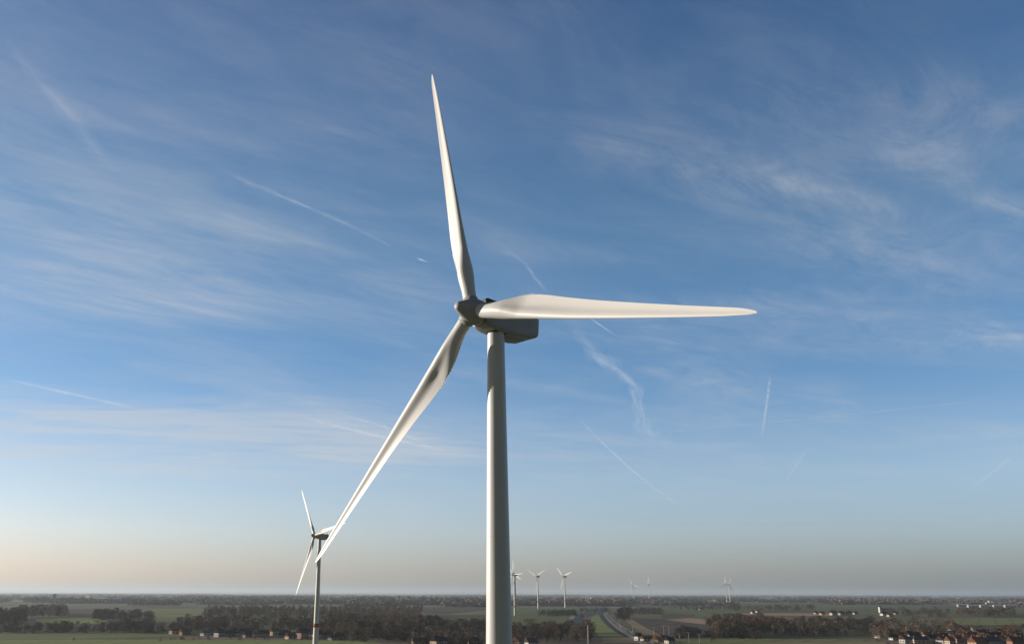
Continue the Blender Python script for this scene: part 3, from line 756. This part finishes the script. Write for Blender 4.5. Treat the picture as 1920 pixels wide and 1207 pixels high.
# wood belts shown behind the far turbines
for bi, (xa, xb, ya, yb, n, hmin, hmax, lab) in enumerate([
    (955, 1165, 1129, 1136, 420, 12, 20, 'dark wood belt at the feet of the far turbines right of the foreground tower'),
    (660, 912, 1126, 1134, 420, 12, 22, 'wood belt below the horizon left of the foreground tower'),
    (330, 620, 1122, 1130, 420, 12, 20, 'wood belt on the skyline behind the left village'),
    (1240, 1420, 1121, 1125, 240, 12, 18, 'low dark ridge of trees behind the tight turbine pair'),
    (1555, 1740, 1124, 1133, 320, 13, 20, 'grey wood belt behind the small church'),
    (1700, 1920, 1123, 1130, 300, 10, 16, 'wood belt behind the industrial sheds'),
    (245, 400, 1124, 1129, 200, 12, 18, 'wood belt below the distant town on the left'),
    (100, 140, 1129, 1131, 40, 10, 14, 'tree row at the foot of the dark square tower')]):
    items = []
    for k in range(n):
        x = random.uniform(xa, xb); y = random.uniform(ya, yb); p = gp(x, y); h = random.uniform(hmin, hmax)
        items.append((p.x, p.y, h, h * random.uniform(1.0, 2.0), 'far', random.randrange(3)))
    tag(merged('woodland', items, M['m_twig_dk' if bi % 2 else 'm_twig'], KD), lab, 'wood', kind='stuff')

# ------------------------------------------------------------------ houses
def yaw_view(px, py, deg):         # turn relative to the line of sight: 0 = ridge runs across the view
    p = gp(px, py); return -math.atan2(p.x, p.y) + R_(deg)
def house(px, py, L, Wd, he, hr, wall, roof, deg, label, name='house', cat='house', chimneys=1, wins=3, group=None, hip=False):
    """gabled house: ridge along local X, L long, Wd deep, eaves he, roof rise hr"""
    root = empty(name, gp(px, py), yaw_view(px, py, deg)); tag(root, label, cat, group)
    b = MB(); x, y = L / 2, Wd / 2; z = he
    g_ = 0 if hip else hr
    b.add([(-x, -y, -.3), (x, -y, -.3), (x, y, -.3), (-x, y, -.3), (-x, -y, z), (x, -y, z), (x, y, z), (-x, y, z), (-x, 0, z + g_), (x, 0, z + g_)],
          [(0, 1, 5, 4), (2, 3, 7, 6), (3, 0, 4, 8, 7), (1, 2, 6, 9, 5), (3, 2, 1, 0)])
    b.build('wall', M['w_' + wall], root)
    r = MB(); o = .45; k = hr / y; t = .22; xi = x - (y * .9 if hip else 0)
    ey = y + o; ez = z - o * k; rx = xi + (0 if hip else .3); ex = x + .3 + (.15 if hip else 0)
    up = .05
    P = [(-ex, -ey, ez + up), (ex, -ey, ez + up), (ex, ey, ez + up), (-ex, ey, ez + up), (-rx, 0, z + hr + up), (rx, 0, z + hr + up)]
    P += [(a, b_, c + t) for a, b_, c in P]
    r.add(P, [(6, 7, 11, 10), (8, 9, 10, 11), (0, 4, 5, 1), (2, 5, 4, 3), (0, 1, 7, 6), (2, 3, 9, 8), (9, 6, 10), (7, 8, 11), (0, 6, 9, 3), (1, 2, 8, 7), (3, 4, 0), (1, 5, 2)])
    ro = r.build('roof', M['r_' + roof], root)
    for c in range(chimneys):
        cx = (xi - .9) * (1 if c == 0 else -1) if not hip else (xi * .5) * (1 if c == 0 else -1)
        q = MB(); q.box(cx - .4, cx + .4, -.35, .35, z + hr - .5, z + hr + 1.1); q.box(cx - .47, cx + .47, -.42, .42, z + hr + 1.1, z + hr + 1.25)
        q.build('chimney', M['brickc'], ro)
    def win(cx, cz, w_, h_, face):
        f = MB(); g2 = MB()
        if face == 'front':
            f.box(cx - w_ / 2 - .08, cx + w_ / 2 + .08, -y - .06, -y + .02, cz - .08, cz + h_ + .08); g2.box(cx - w_ / 2, cx + w_ / 2, -y - .075, -y - .02, cz, cz + h_)
        elif face == 'left':
            f.box(-x - .06, -x + .02, cx - w_ / 2 - .08, cx + w_ / 2 + .08, cz - .08, cz + h_ + .08); g2.box(-x - .075, -x - .02, cx - w_ / 2, cx + w_ / 2, cz, cz + h_)
        fo = f.build('window', M['frame'], root); g2.build('pane', M['glass'], fo)
    n = max(2, min(wins, int(L / 2.6)))
    for i in range(n):
        cx = -x + L * (i + .5) / n
        if i == n // 2:
            d = MB(); d.box(cx - .5, cx + .5, -y - .05, -y + .02, 0, 2.1); d.build('door', M['door'], root)
        else: win(cx, .95, 1.0, 1.25, 'front')
        if he > 4.6: win(cx, 3.6, 1.0, 1.1, 'front')
    win(-Wd * .22, .95, .9, 1.2, 'left'); win(Wd * .22, .95, .9, 1.2, 'left')
    if hr > 2.6: win(0, he + .2, .8, 1.0, 'left')
    return root
H = [ # px, py, length, depth, eaves, rise, wall, roof, turn, label
    (325, 1188, 9, 7, 4, 3, 'pink', 'brown', 25, 'pinkish cottage at the left end of the left village'),
    (346, 1190, 11, 7, 4, 3, 'brick', 'brown', 20, 'red brick cottage, second from the left end of the left village'),
    (384, 1191, 9, 7, 3.2, 3, 'white', 'slate', 30, 'small white cottage with a blue-grey roof in the left village'),
    (395, 1189, 11, 7, 3.4, 3.4, 'grey', 'slate', 15, 'grey cottage with a pale slate roof right behind the small white one'),
    (411, 1193, 10, 8, 4.6, 4, 'white', 'dark', 32, 'white house with a dark steep roof, left of the dark barn'),
    (437, 1193, 16, 9, 3.6, 3.5, 'grey', 'dark', 10, 'long dark barn in the left village'),
    (457, 1193, 18, 8, 4.8, 4, 'cream', 'dark', 34, 'cream gabled house with a long dark roof, middle of the left village'),
    (490, 1194, 14, 8, 4, 3.6, 'pink', 'dark', 34, 'pink gabled house just right of the cream one with the long roof'),
    (514, 1190, 12, 8, 4.4, 3.6, 'cream', 'brown', 30, 'cream house with a brown roof set back in the left village'),
    (533, 1194, 12, 8, 3, 3.2, 'grey', 'dark', 12, 'low grey house with a dark roof left of the tallest gable'),
    (569, 1196, 17, 9, 6, 4.2, 'pink', 'dark', 36, 'tallest pink gabled house of the left village'),
    (592, 1197, 14, 8, 5, 4, 'cream', 'dark', 34, 'cream gabled house just left of the banded turbine tower'),
    (615, 1196, 10, 7, 4, 3.4, 'tan', 'dark', 32, 'tan gabled house just right of the banded turbine tower'),
    (623, 1199, 8, 6, 2.8, 2.6, 'white', 'dark', 30, 'small white shed right of the tan gabled house'),
    (638, 1195, 12, 7, 3.4, 3, 'tan', 'brown', 25, 'brown roofed cottage at the right end of the left village'),
    (795, 1197, 17, 9, 5, 3.4, 'cream', 'brown', 22, 'wide cream house left of the foreground tower'),
    (786, 1201, 8, 6, 3, 2.4, 'white', 'slate', 20, 'little white outbuilding in front of the wide cream house'),
    (813, 1196, 8, 6, 3, 2.4, 'tan', 'brown', 20, 'low tan shed right of the wide cream house'),
    (832, 1195, 8, 7, 3.6, 3, 'white', 'dark', 34, 'small white gabled cottage left of its twin near the foreground tower'),
    (848, 1195, 8, 7, 3.4, 2.8, 'white', 'dark', 25, 'small white cottage nearest the foreground tower on its left'),
    (796, 1209, 26, 10, 3.6, 3.4, 'tan', 'brown', 8, 'long brown roofed farmhouse cut by the bottom edge'),
    (822, 1210, 16, 9, 4.8, 4, 'cream', 'dark', 38, 'cream gable with a dark roof at the bottom edge left of the foreground tower'),
    (855, 1209, 22, 9, 3.6, 3.2, 'brick', 'brown', 8, 'long red-brown barn at the bottom edge left of the foreground tower'),
    (886, 1208, 12, 8, 4, 3, 'tan', 'dark', 30, 'dark roofed house at the bottom edge beside the foreground tower'),
    (972, 1210, 12, 9, 4.2, 3.8, 'cream', 'orange', 28, 'orange roofed house at the bottom edge right of the foreground tower'),
    (996, 1211, 12, 8, 4, 3.4, 'white', 'slate', 25, 'slate roofed house at the bottom edge left of the lamp mast'),
    (1197, 1201, 7, 6, 5, 3, 'white', 'dark', 35, 'tall narrow white house beside the motorway'),
    (1213, 1202, 12, 8, 3, 2.4, 'cream', 'brown', 20, 'low cream building right of the tall narrow white house'),
    (1232, 1204, 10, 8, 3, 2.6, 'tan', 'orange', 28, 'orange roofed bungalow right of the motorway'),
    (1246, 1202, 10, 7, 3.4, 2.8, 'white', 'brown', 25, 'white bungalow with a brown roof by the pale lamp masts'),
    (1256, 1206, 9, 7, 3.4, 3, 'white', 'dark', 30, 'white dark-roofed bungalow at the right end of the motorway houses'),
    (1563, 1153, 16, 10, 6, 5, 'cream', 'dark', 30, 'leftmost of three far farmhouses at the end of the tan field'),
    (1578, 1152.5, 14, 9, 5, 4, 'tan', 'dark', 30, 'middle one of three far farmhouses'),
    (1592, 1152.5, 14, 9, 6, 4, 'cream', 'brown', 38, 'rightmost of three far farmhouses'),
    (1660, 1153.5, 22, 11, 5, 4, 'white', 'dark', 28, 'white farmhouse directly below the small church tower'),
    (1669, 1155.5, 12, 9, 4, 3.4, 'cream', 'brown', 30, 'cream cottage right of the white farmhouse below the church'),
    (1647, 1195, 9, 8, 3.4, 3, 'white', 'orange', 30, 'white cottage with an orange roof, leftmost near the right village'),
    (1676, 1199, 8, 7, 3, 2.8, 'white', 'dark', 28, 'small white cottage right of the leftmost orange roofed one'),
    (1706, 1196, 8, 7, 4.4, 3.4, 'cream', 'dark', 38, 'narrow cream gable above the white bungalow'),
    (1709, 1204, 10, 8, 3, 2.4, 'white', 'slate', 20, 'white bungalow left of the wide cream one'),
    (1728, 1205, 14, 9, 3.8, 2.8, 'cream', 'slate', 18, 'wide cream bungalow with a slate roof'),
    (1746, 1205, 10, 8, 5, 3.4, 'white', 'dark', 36, 'brightest white gabled house of the right village'),
    (1789, 1181, 24, 15, 4, 6, 'white', 'orange', 30, 'largest orange hipped roof at the back of the right village'),
    (1810, 1188, 14, 10, 3.6, 4, 'tan', 'orange', 25, 'orange roof just right of and below the largest one'),
    (1782, 1194, 9, 8, 4, 3, 'white', 'dark', 34, 'white cottage with a dark roof left of the orange terrace'),
    (1792, 1193, 10, 7, 3.4, 2.6, 'white', 'slate', 18, 'white cottage with a slate roof left of the orange terrace'),
    (1803, 1196, 12, 9, 3.2, 4, 'cream', 'orange', 15, 'left end house of the orange terrace'),
    (1822, 1197, 16, 9, 3.4, 4, 'white', 'orange', 15, 'right end house of the orange terrace with white walls'),
    (1848, 1191, 9, 8, 4.4, 3.4, 'white', 'dark', 36, 'white gabled house above the yellow one'),
    (1855, 1201, 10, 9, 5.4, 3.6, 'yellow', 'dark', 30, 'yellow house in the right village'),
    (1869, 1198, 12, 9, 4.2, 3.6, 'cream', 'dark', 20, 'beige house right of the yellow one'),
    (1882, 1196, 12, 9, 4.4, 3.8, 'cream', 'orange', 34, 'cream house with an orange roof right of the beige one'),
    (1883, 1186, 9, 8, 3.6, 3, 'white', 'brown', 24, 'small white house at the back right of the village'),
    (1836, 1210, 18, 11, 3.6, 4.4, 'tan', 'orange', 15, 'wide orange roof at the bottom edge of the right village'),
    (1862, 1210, 14, 10, 4.6, 4, 'white', 'slate', 28, 'slate roofed house at the bottom edge right of the wide orange roof'),
    (1906, 1209, 14, 10, 4, 4, 'brick', 'brown', 22, 'brown roofed brick house in the bottom right corner'),
    (1870, 1188, 10, 8, 3.4, 3, 'grey', 'dark', 24, 'grey cottage behind the beige house'),
    (1832, 1184, 12, 8, 3, 2.4, 'grey', 'metal', 12, 'low grey barn right of the orange roofs'),
]
for q in H:
    hip = 'hipped' in q[9]
    q = (q[0], q[1], q[2] * .84, q[3] * .86, q[4] * .9, q[5] * .9, q[6], q[7], q[8] + (30 if q[7] == 'orange' else 9), q[9])
    house(*q, hip=hip, chimneys=1 + (q[2] > 13), wins=4 if q[2] > 12 else 3)
# more small houses of the same kind, between the trees of the two villages
def more(spots, walls, roofs, label, degs):
    for i, (px, py) in enumerate(spots):
        house(px, py, random.uniform(6.5, 10), random.uniform(5.5, 7.5), random.uniform(2.8, 4.2), random.uniform(2.6, 3.4), random.choice(walls), random.choice(roofs), random.uniform(*degs), label, chimneys=1, wins=2, group=label)
more([(1840, 1203), (1818, 1204), (1876, 1204), (1893, 1203), (1912, 1201), (1898, 1194), (1862, 1194), (1834, 1191), (1771, 1199), (1767, 1206), (1696, 1205), (1690, 1198), (1718, 1198), (1757, 1200), (1812, 1202), (1908, 1192), (1887, 1200), (1826, 1207), (1738, 1197), (1846, 1206), (1796, 1204), (1782, 1207)],
     ['cream', 'white', 'yellow', 'cream', 'pink'], ['orange', 'dark', 'brown', 'orange'], 'small house with a sunlit gable half hidden among the right village', (38, 66))
more([(350, 1189), (414, 1190), (440, 1188), (462, 1194), (495, 1192), (536, 1193), (545, 1197), (570, 1193), (598, 1191), (620, 1193), (634, 1198), (655, 1193)],
     ['cream', 'pink', 'tan', 'white'], ['dark', 'brown'], 'small cottage with a sunlit end wall half hidden in the left village row', (30, 45))
more([(1530, 1150.5), (1542, 1152.5), (1604, 1151), (1314, 1143), (1412, 1149.5), (1421, 1148), (1680, 1152), (1700, 1149)],
     ['cream', 'white', 'tan'], ['dark', 'brown'], 'distant farmhouse with a sunlit wall beyond the tan field', (30, 45))
# village chapel with a spire roofed turret, left of the wide cream house
ch = empty('chapel', gp(777, 1199), yaw_view(777, 1199, 35)); tag(ch, 'white building with a dark pointed turret left of the wide cream house', 'chapel')
b = MB(); b.box(-1.9, 1.9, -1.9, 1.9, 0, 7); b.build('tower', M['w_cream'], ch)
b = MB(); b.add([(-2.2, -2.2, 7), (2.2, -2.2, 7), (2.2, 2.2, 7), (-2.2, 2.2, 7), (0, 0, 11.5)], [(3, 2, 1, 0), (0, 1, 4), (1, 2, 4), (2, 3, 4), (3, 0, 4)]); b.build('spire', M['r_dark'], ch)
b = MB(); b.box(1.9, 12, -3, 3, 0, 4); b.build('nave', M['w_cream'], ch)
b = MB(); b.add([(1.95, -3.4, 3.9), (12.3, -3.4, 3.9), (12.3, 3.4, 3.9), (1.95, 3.4, 3.9), (1.95, 0, 6.6), (12.3, 0, 6.6)], [(0, 1, 5, 4), (2, 3, 4, 5), (1, 2, 5), (3, 0, 4), (3, 2, 1, 0)]); b.build('roof', M['r_dark'], ch)
for z in (2, 4.6):
    b = MB(); b.box(-.45, .45, -1.97, -1.85, z, z + 1.3); b.build('window', M['glass'], ch)
# far church with the white tower
chf = empty('church', gp(1651, 1148), yaw_view(1651, 1148, 35)); tag(chf, 'small church with a pale square tower among trees on the right', 'church')
b = MB(); b.box(-3, 3, -3, 3, 0, 13); b.build('tower', M['w_white'], chf)
b = MB(); b.add([(-3.4, -3.4, 13), (3.4, -3.4, 13), (3.4, 3.4, 13), (-3.4, 3.4, 13), (0, 0, 16)], [(3, 2, 1, 0), (0, 1, 4), (1, 2, 4), (2, 3, 4), (3, 0, 4)]); b.build('roof', M['r_dark'], chf)
b = MB(); b.box(3, 18, -4, 4, 0, 6); b.build('nave', M['w_cream'], chf)
b = MB(); b.add([(3.05, -4.4, 5.9), (18.3, -4.4, 5.9), (18.3, 4.4, 5.9), (3.05, 4.4, 5.9), (3.05, 0, 10), (18.3, 0, 10)], [(0, 1, 5, 4), (2, 3, 4, 5), (1, 2, 5), (3, 0, 4), (3, 2, 1, 0)]); b.build('nave_roof', M['r_dark'], chf)
for z in (9,):
    b = MB(); b.box(-.6, .6, -3.07, -2.9, z, z + 2.2); b.build('louvre', M['dark'], chf)
# dark square tower on the left skyline
tw = empty('water_tower', gp(101, 1129.5), .2); tag(tw, 'dark square tower rising above the fields at the far left', 'tower')
b = MB(); b.box(-5, 5, -5, 5, 0, 27); b.build('shaft', M['r_brown'], tw)
b = MB(); b.box(-5.8, 5.8, -5.8, 5.8, 27, 33); b.build('tank', M['r_brown'], tw)
b = MB(); b.box(-1.6, 1.6, -1.6, 1.6, 33, 35); b.build('roof_hatch', M['dark'], tw)
for z in (8, 16, 24):
    b = MB(); b.box(-.7, .7, -5.08, -4.95, z, z + 2.2); b.build('window', M['glass'], tw)
# industrial sheds
sheds = [(1806, 1137, 36, 'leftmost of the row of white industrial sheds'), (1824, 1138.5, 30, 'second of the row of white industrial sheds from the left'), (1842, 1138, 14, 'small shed in the middle of the white industrial row'),
         (1870, 1138.5, 24, 'second shed from the right end of the white industrial row'), (1894, 1138, 34, 'rightmost of the row of white industrial sheds'), (1758, 1127.5, 130, 'long pale warehouse roof far away near the horizon on the right'),
         (1868, 1133, 80, 'long hazy warehouse behind the white industrial sheds'), (1898, 1133, 100, 'widest hazy warehouse at the right edge behind the sheds')]
for px, py, L, lab in sheds:
    root = empty('industrial_shed', gp(px, py), yaw_view(px, py, 12)); tag(root, lab, 'shed', 'industrial sheds on the right horizon')
    b = MB(); b.box(-L / 2, L / 2, -14, 14, 0, 7); b.build('wall', M['w_grey'], root)
    b = MB(); y = 14.4; x = L / 2 + .4
    b.add([(-x, -y, 7), (x, -y, 7), (x, y, 7), (-x, y, 7), (-x, 0, 9.4), (x, 0, 9.4)], [(0, 1, 5, 4), (2, 3, 4, 5), (1, 2, 5), (3, 0, 4), (3, 2, 1, 0)]); b.build('roof', M['r_metal'], root)
    for i in range(3):
        cx = -L / 2 + L * (i + .5) / 3; b = MB(); b.box(cx - 2.2, cx + 2.2, -14.12, -13.95, 0, 4.5); b.build('loading_door', M['w_grey'], root)
# distant town specks
V = MB()
for k in range(420):
    reg = random.choice([(0, 330, 1114, 1127), (0, 330, 1114, 1122), (330, 640, 1116, 1126), (640, 910, 1120, 1131), (960, 1160, 1121, 1132), (1700, 1920, 1120, 1131), (1240, 1700, 1119, 1127)])
    p = gp(random.uniform(reg[0], reg[1]), random.uniform(reg[2], reg[3]))
    L, Wd, he, hr = random.uniform(9, 26), random.uniform(8, 12), random.uniform(5, 11), random.uniform(2, 4); a = random.uniform(0, 3.14); ca, sa = math.cos(a), math.sin(a)
    pts = [(-1, -1, 0), (1, -1, 0), (1, 1, 0), (-1, 1, 0), (-1, -1, he), (1, -1, he), (1, 1, he), (-1, 1, he), (-1, 0, he + hr), (1, 0, he + hr)]
    V.add([(p.x + (x * L / 2) * ca - (y * Wd / 2) * sa, p.y + (x * L / 2) * sa + (y * Wd / 2) * ca, z) for x, y, z in pts],
          [(0, 1, 5, 4), (2, 3, 7, 6), (3, 0, 4, 8, 7), (1, 2, 6, 9, 5), (4, 5, 9, 8), (6, 7, 8, 9)])
tag(V.build('distant_town', M['w_cream']), 'mass of tiny pale houses scattered below the horizon', 'town', kind='stuff')

# ------------------------------------------------------------------ masts, cars, contrails
def mast(px, py, h, label, arm=1.5, name='lamp_mast', grp='pale masts beside the motorway', thick=.16):
    root = empty(name, gp(px, py), yaw_view(px, py, 0)); tag(root, label, 'mast', grp)
    b = MB(); b.tube((0, 0, 0), (0, 0, h), thick * 1.3, thick * .7, 8); b.build('pole', M['frame'], root)
    b = MB(); b.tube((-arm, 0, h + .1), (arm, 0, h + .1), thick * .5, thick * .5, 6); b.build('cross_arm', M['frame'], root)
    b = MB(); b.box(-arm - .7, -arm, -.15, .15, h - .02, h + .15); b.box(arm, arm + .7, -.15, .15, h - .02, h + .15); b.build('lamp_head', M['nac'], root)
mast(1103.5, 1212, 17, arm=.5, label= 'tallest pale mast rising from the brown wood at the bottom edge', name='lamp_mast', thick=.42)
for i, (px, py, h) in enumerate([(1187, 1188, 9), (1226, 1192, 9), (1245.5, 1196, 12), (1255, 1197, 12), (1292, 1205, 9), (1275, 1206, 8), (1312, 1206, 8), (1162, 1175, 9), (1147, 1163, 9), (1100, 1182, 10)]):
    mast(px, py, h, 'pale lamp mast, number of the row beside the motorway' if 0 else ['pale mast beside the motorway, at the bend nearest the tall narrow white house', 'pale mast between the stubble strip and the ploughed field', 'left mast of the two tall pale ones in front of the ploughed field', 'right mast of the two tall pale ones in front of the ploughed field', 'pale mast in the grass under the left end of the dark hedge', 'pale mast at the bottom edge right of the bungalows', 'pale mast standing in the grass right of the bungalows', 'pale mast beside the bend of the motorway, above the lower white car', 'pale mast beside the far bend of the motorway', 'pale mast between canal and grass bank'][i])
cm = {k: mat(k + '_car_paint', v, .3, spec=.6) for k, v in {'white': (.8, .8, .8), 'grey': (.2, .21, .22), 'red': (.4, .03, .02)}.items()}
M['tyre'] = mat('tyre_rubber', (.02, .02, .02), .9)
def car(px, py, colr, label, van=False):
    p = gp(px, py); q = gp(px + 4.5, py + 3.0); root = empty('van' if van else 'car', p + Vector((0, 0, .85)), math.atan2(q.y - p.y, q.x - p.x))
    tag(root, label, 'van' if van else 'car', 'vehicles on the motorway')
    b = MB(); L = 3.1 if van else 2.2; hgt = 2.4 if van else .95
    prof = [(-L, .35), (L, .35), (L, .8), (L - .1, .92)] + ([(L - .8, 1.2), (L - 1.4, hgt), (-L, hgt)] if van else [(L - 1.1, 1.0), (-L + .2, 1.02), (-L, .85)])
    n = len(prof)
    b.add([(x, -.9, z) for x, z in prof] + [(x, .9, z) for x, z in prof], [tuple(range(n)), tuple(reversed(range(n, 2 * n)))] + [((i + 1) % n, i, n + i, n + (i + 1) % n) for i in range(n)])
    b.build('body', cm[colr], root)
    b = MB()
    if not van:
        pr = [(L - 1.2, 1.0), (L - 1.9, 1.45), (-L + .8, 1.45), (-L + .25, 1.02)]
        b.add([(x, -.8, z) for x, z in pr] + [(x, .8, z) for x, z in pr], [(0, 1, 2, 3), (7, 6, 5, 4)] + [((i + 1) % 4, i, 4 + i, 4 + (i + 1) % 4) for i in range(4)])
    else: b.box(L - 1.3, L - .75, -.92, .92, 1.25, 1.9)
    b.build('windows', M['glass'], root)
    for sx in (-L + .75, L - .8):
        for sy in (-.85, .85):
            b = MB(); b.tube((sx, sy - .1, .33), (sx, sy + .1, .33), .33, .33, 12); b.build('wheel', M['tyre'], root)
car(1164.5, 1178, 'white', 'white van halfway along the visible motorway', True)
car(1187, 1189, 'white', 'white van nearest on the motorway, near its lower end', True)
car(1151, 1169, 'grey', 'grey car on the bend of the motorway')
car(1141, 1158, 'red', 'dark red car far along the motorway')
car(1177, 1184, 'grey', 'grey car between the two white vans')

# contrails: long thin clouds nine kilometres up
ALT = 9000.0
def cloud_mat(name, dens, scale):
    Mx = bpy.data.materials.new(name); Mx.use_nodes = True
    t = NT(Mx.node_tree); o = t.n('ShaderNodeOutputMaterial')
    d = t.n('ShaderNodeBsdfDiffuse'); d.inputs[0].default_value = (.95, .95, .95, 1)
    tl = t.n('ShaderNodeBsdfTranslucent'); tl.inputs[0].default_value = (.95, .95, .95, 1)
    mx = t.n('ShaderNodeAddShader'); t.link(d.outputs[0], mx.inputs[0]); t.link(tl.outputs[0], mx.inputs[1])
    tr_ = t.n('ShaderNodeBsdfTransparent'); fin = t.n('ShaderNodeMixShader')
    at = t.n('ShaderNodeAttribute', attribute_name='thickness')
    tcn = t.n('ShaderNodeTexCoord'); nz = t.ramp(t.noise(tcn.outputs['Object'], scale, 9, .72), [(.34, .05), (.64, 1.0)])
    f = t.m('MULTIPLY', t.m('MULTIPLY', at.outputs['Fac'], nz), dens, clamp=True)
    t.link(f, fin.inputs[0]); t.link(tr_.outputs[0], fin.inputs[1]); t.link(mx.outputs[0], fin.inputs[2]); t.link(fin.outputs[0], o.inputs[0])
    return Mx
def contrail(pts, wpx, dens, label, curl=0.0):
    dens *= .20; wpx = (wpx[0] * 1.25, wpx[1] * 1.25)
    """flattened tube of ice cloud along sight lines met at altitude, its rim thinning out"""
    P = []
    for x, y in pts:
        r = ray(x, y); t = (ALT - CAM_H) / r.z; P.append(Vector((r.x * t, r.y * t, ALT)))
    # resample
    Q = []
    seg = 14
    for i in range(len(P) - 1):
        for k in range(seg):
            t = k / seg
            p0 = P[max(i - 1, 0)]; p1 = P[i]; p2 = P[i + 1]; p3 = P[min(i + 2, len(P) - 1)]
            Q.append(.5 * ((2 * p1) + (-p0 + p2) * t + (2 * p0 - 5 * p1 + 4 * p2 - p3) * t * t + (-p0 + 3 * p1 - 3 * p2 + p3) * t ** 3))
    Q.append(P[-1]); n = len(Q); NS = 12
    cen = sum(Q, Vector()) / n; V_ = []; A = []
    rr = random.Random(len(label)); ph = [rr.uniform(0, 6.28) for _ in range(6)]
    for i, q in enumerate(Q):
        t = i / (n - 1); d = (Q[min(i + 1, n - 1)] - Q[max(i - 1, 0)]).normalized(); sd = Vector((-d.y, d.x, 0)).normalized()
        dist = q.length
        wv = wpx[0] + (wpx[1] - wpx[0]) * t
        # a width across the trail that looks wv pixels wide
        w_m = wv / FOC * dist
        view = q.normalized(); across = view.cross(d).normalized()
        ws = w_m * (1 + .25 * curl * math.sin(9 * t + ph[0]) + .2 * curl * math.sin(23 * t + ph[1]))
        off = sd * (curl * w_m * .25 * (math.sin(14 * t + ph[2]) + .6 * math.sin(37 * t + ph[3])))
        e = math.sin(math.pi * min(1, max(0, t))) ** 1.1 if i not in (0, n - 1) else 0
        up_ = Vector((0, 0, 1))
        for sh in range(4):                       # shells one inside the other, so that the cloud thins out towards its rim
            rr_ = (.3, .55, .8, 1.05)[sh] * (1 + .35 * curl * math.sin(31 * t * (1 + .3 * sh) + ph[4] + sh * 2))
            jx = ws * .12 * (curl + .25) * math.sin((19 + 9 * sh) * t + ph[5] + sh * 1.7)
            for k in range(NS):
                an = 2 * math.pi * k / NS
                V_.append(q + off + sd * (math.cos(an) * ws / 2 * rr_ + jx) + up_ * (math.sin(an) * ws / 2 * rr_) - cen)
                A.append(e)
    b = MB(); b.v = [tuple(v) for v in V_]
    for i in range(n - 1):
        for sh in range(4):
            for k in range(NS):
                j = (k + 1) % NS; o0 = (i * 4 + sh) * NS; o1 = ((i + 1) * 4 + sh) * NS
                b.f.append((o0 + k, o0 + j, o1 + j, o1 + k)); b.sm.append(True)
    me = b.mesh('contrail', cloud_mat('ice_cloud', dens, 1 / 900.0))
    at = me.attributes.new('thickness', 'FLOAT', 'POINT'); at.data.foreach_set('value', A)
    o = bpy.data.objects.new('contrail', me); C.objects.link(o); o.location = cen
    tag(o, label, 'contrail', 'contrails in the sky'); return o
contrail([(1445, 697), (1437, 760), (1428, 822)], (3.4, 2.4), .34, 'short bright near-vertical contrail right of the turbine')
contrail([(1070, 600), (1100, 645), (1160, 695), (1192, 740), (1212, 800), (1240, 832)], (13, 20), .14, 'broad wavy S-shaped vapour trail below the right blade', 1.0)
contrail([(0, 708), (120, 735), (255, 765)], (3.5, 7), .095, 'thin contrail slanting down from the left edge')
contrail([(380, 300), (470, 345), (560, 380), (680, 435), (750, 470)], (13, 4), .075, 'ragged contrail slanting down left of the upright blade', .8)
contrail([(782, 484), (803, 492)], (3, 2), .32, 'tiny fresh contrail left of the foot of the upright blade')
contrail([(1103, 594), (1153, 628)], (2.2, 1.8), .24, 'short straight contrail touching the underside of the right blade')
contrail([(1080, 776), (1130, 830), (1215, 905), (1300, 965)], (3.5, 2.5), .10, 'long faint contrail curving down right of the tower')
contrail([(950, 470), (985, 495), (1010, 530), (1030, 552)], (5, 6), .10, 'short curved wisp of contrail above the right blade', .5)
contrail([(1517, 838), (1495, 868), (1473, 903)], (3, 2.5), .10, 'faint short contrail below and right of the bright near-vertical one')
contrail([(1900, 848), (1870, 878), (1815, 918)], (5, 3), .075, 'faint contrail near the right edge low in the sky', .4)
contrail([(1920, 741), (1640, 772), (1300, 805), (960, 838)], (2.8, 3.5), .12, 'very long faint contrail running in from the right edge')
contrail([(560, 780), (700, 815), (860, 850)], (9, 4), .09, 'soft contrail passing behind the lower blade', .5)
contrail([(620, 770), (720, 800), (800, 832)], (4, 8), .07, 'fainter contrail just above the one behind the lower blade', .5)
contrail([(0, 60), (80, 160), (160, 250), (215, 330)], (16, 26), .06, 'wide blurred old contrail in the upper left corner', .5)

# ------------------------------------------------------------------ haze
hb = MB(); hb.box(-XW - 500, XW + 500, YN - 500, YF + 500, -1.0, 175.0)
hm = bpy.data.materials.new('haze_air'); hm.use_nodes = True
t = NT(hm.node_tree); pv = t.n('ShaderNodeVolumePrincipled'); o = t.n('ShaderNodeOutputMaterial'); t.link(pv.outputs[0], o.inputs['Volume'])
pv.inputs['Color'].default_value = (.84, .93, 1.0, 1); pv.inputs['Density'].default_value = 5.2e-5; pv.inputs['Anisotropy'].default_value = .35
tag(hb.build('haze', hm), kind='stuff')
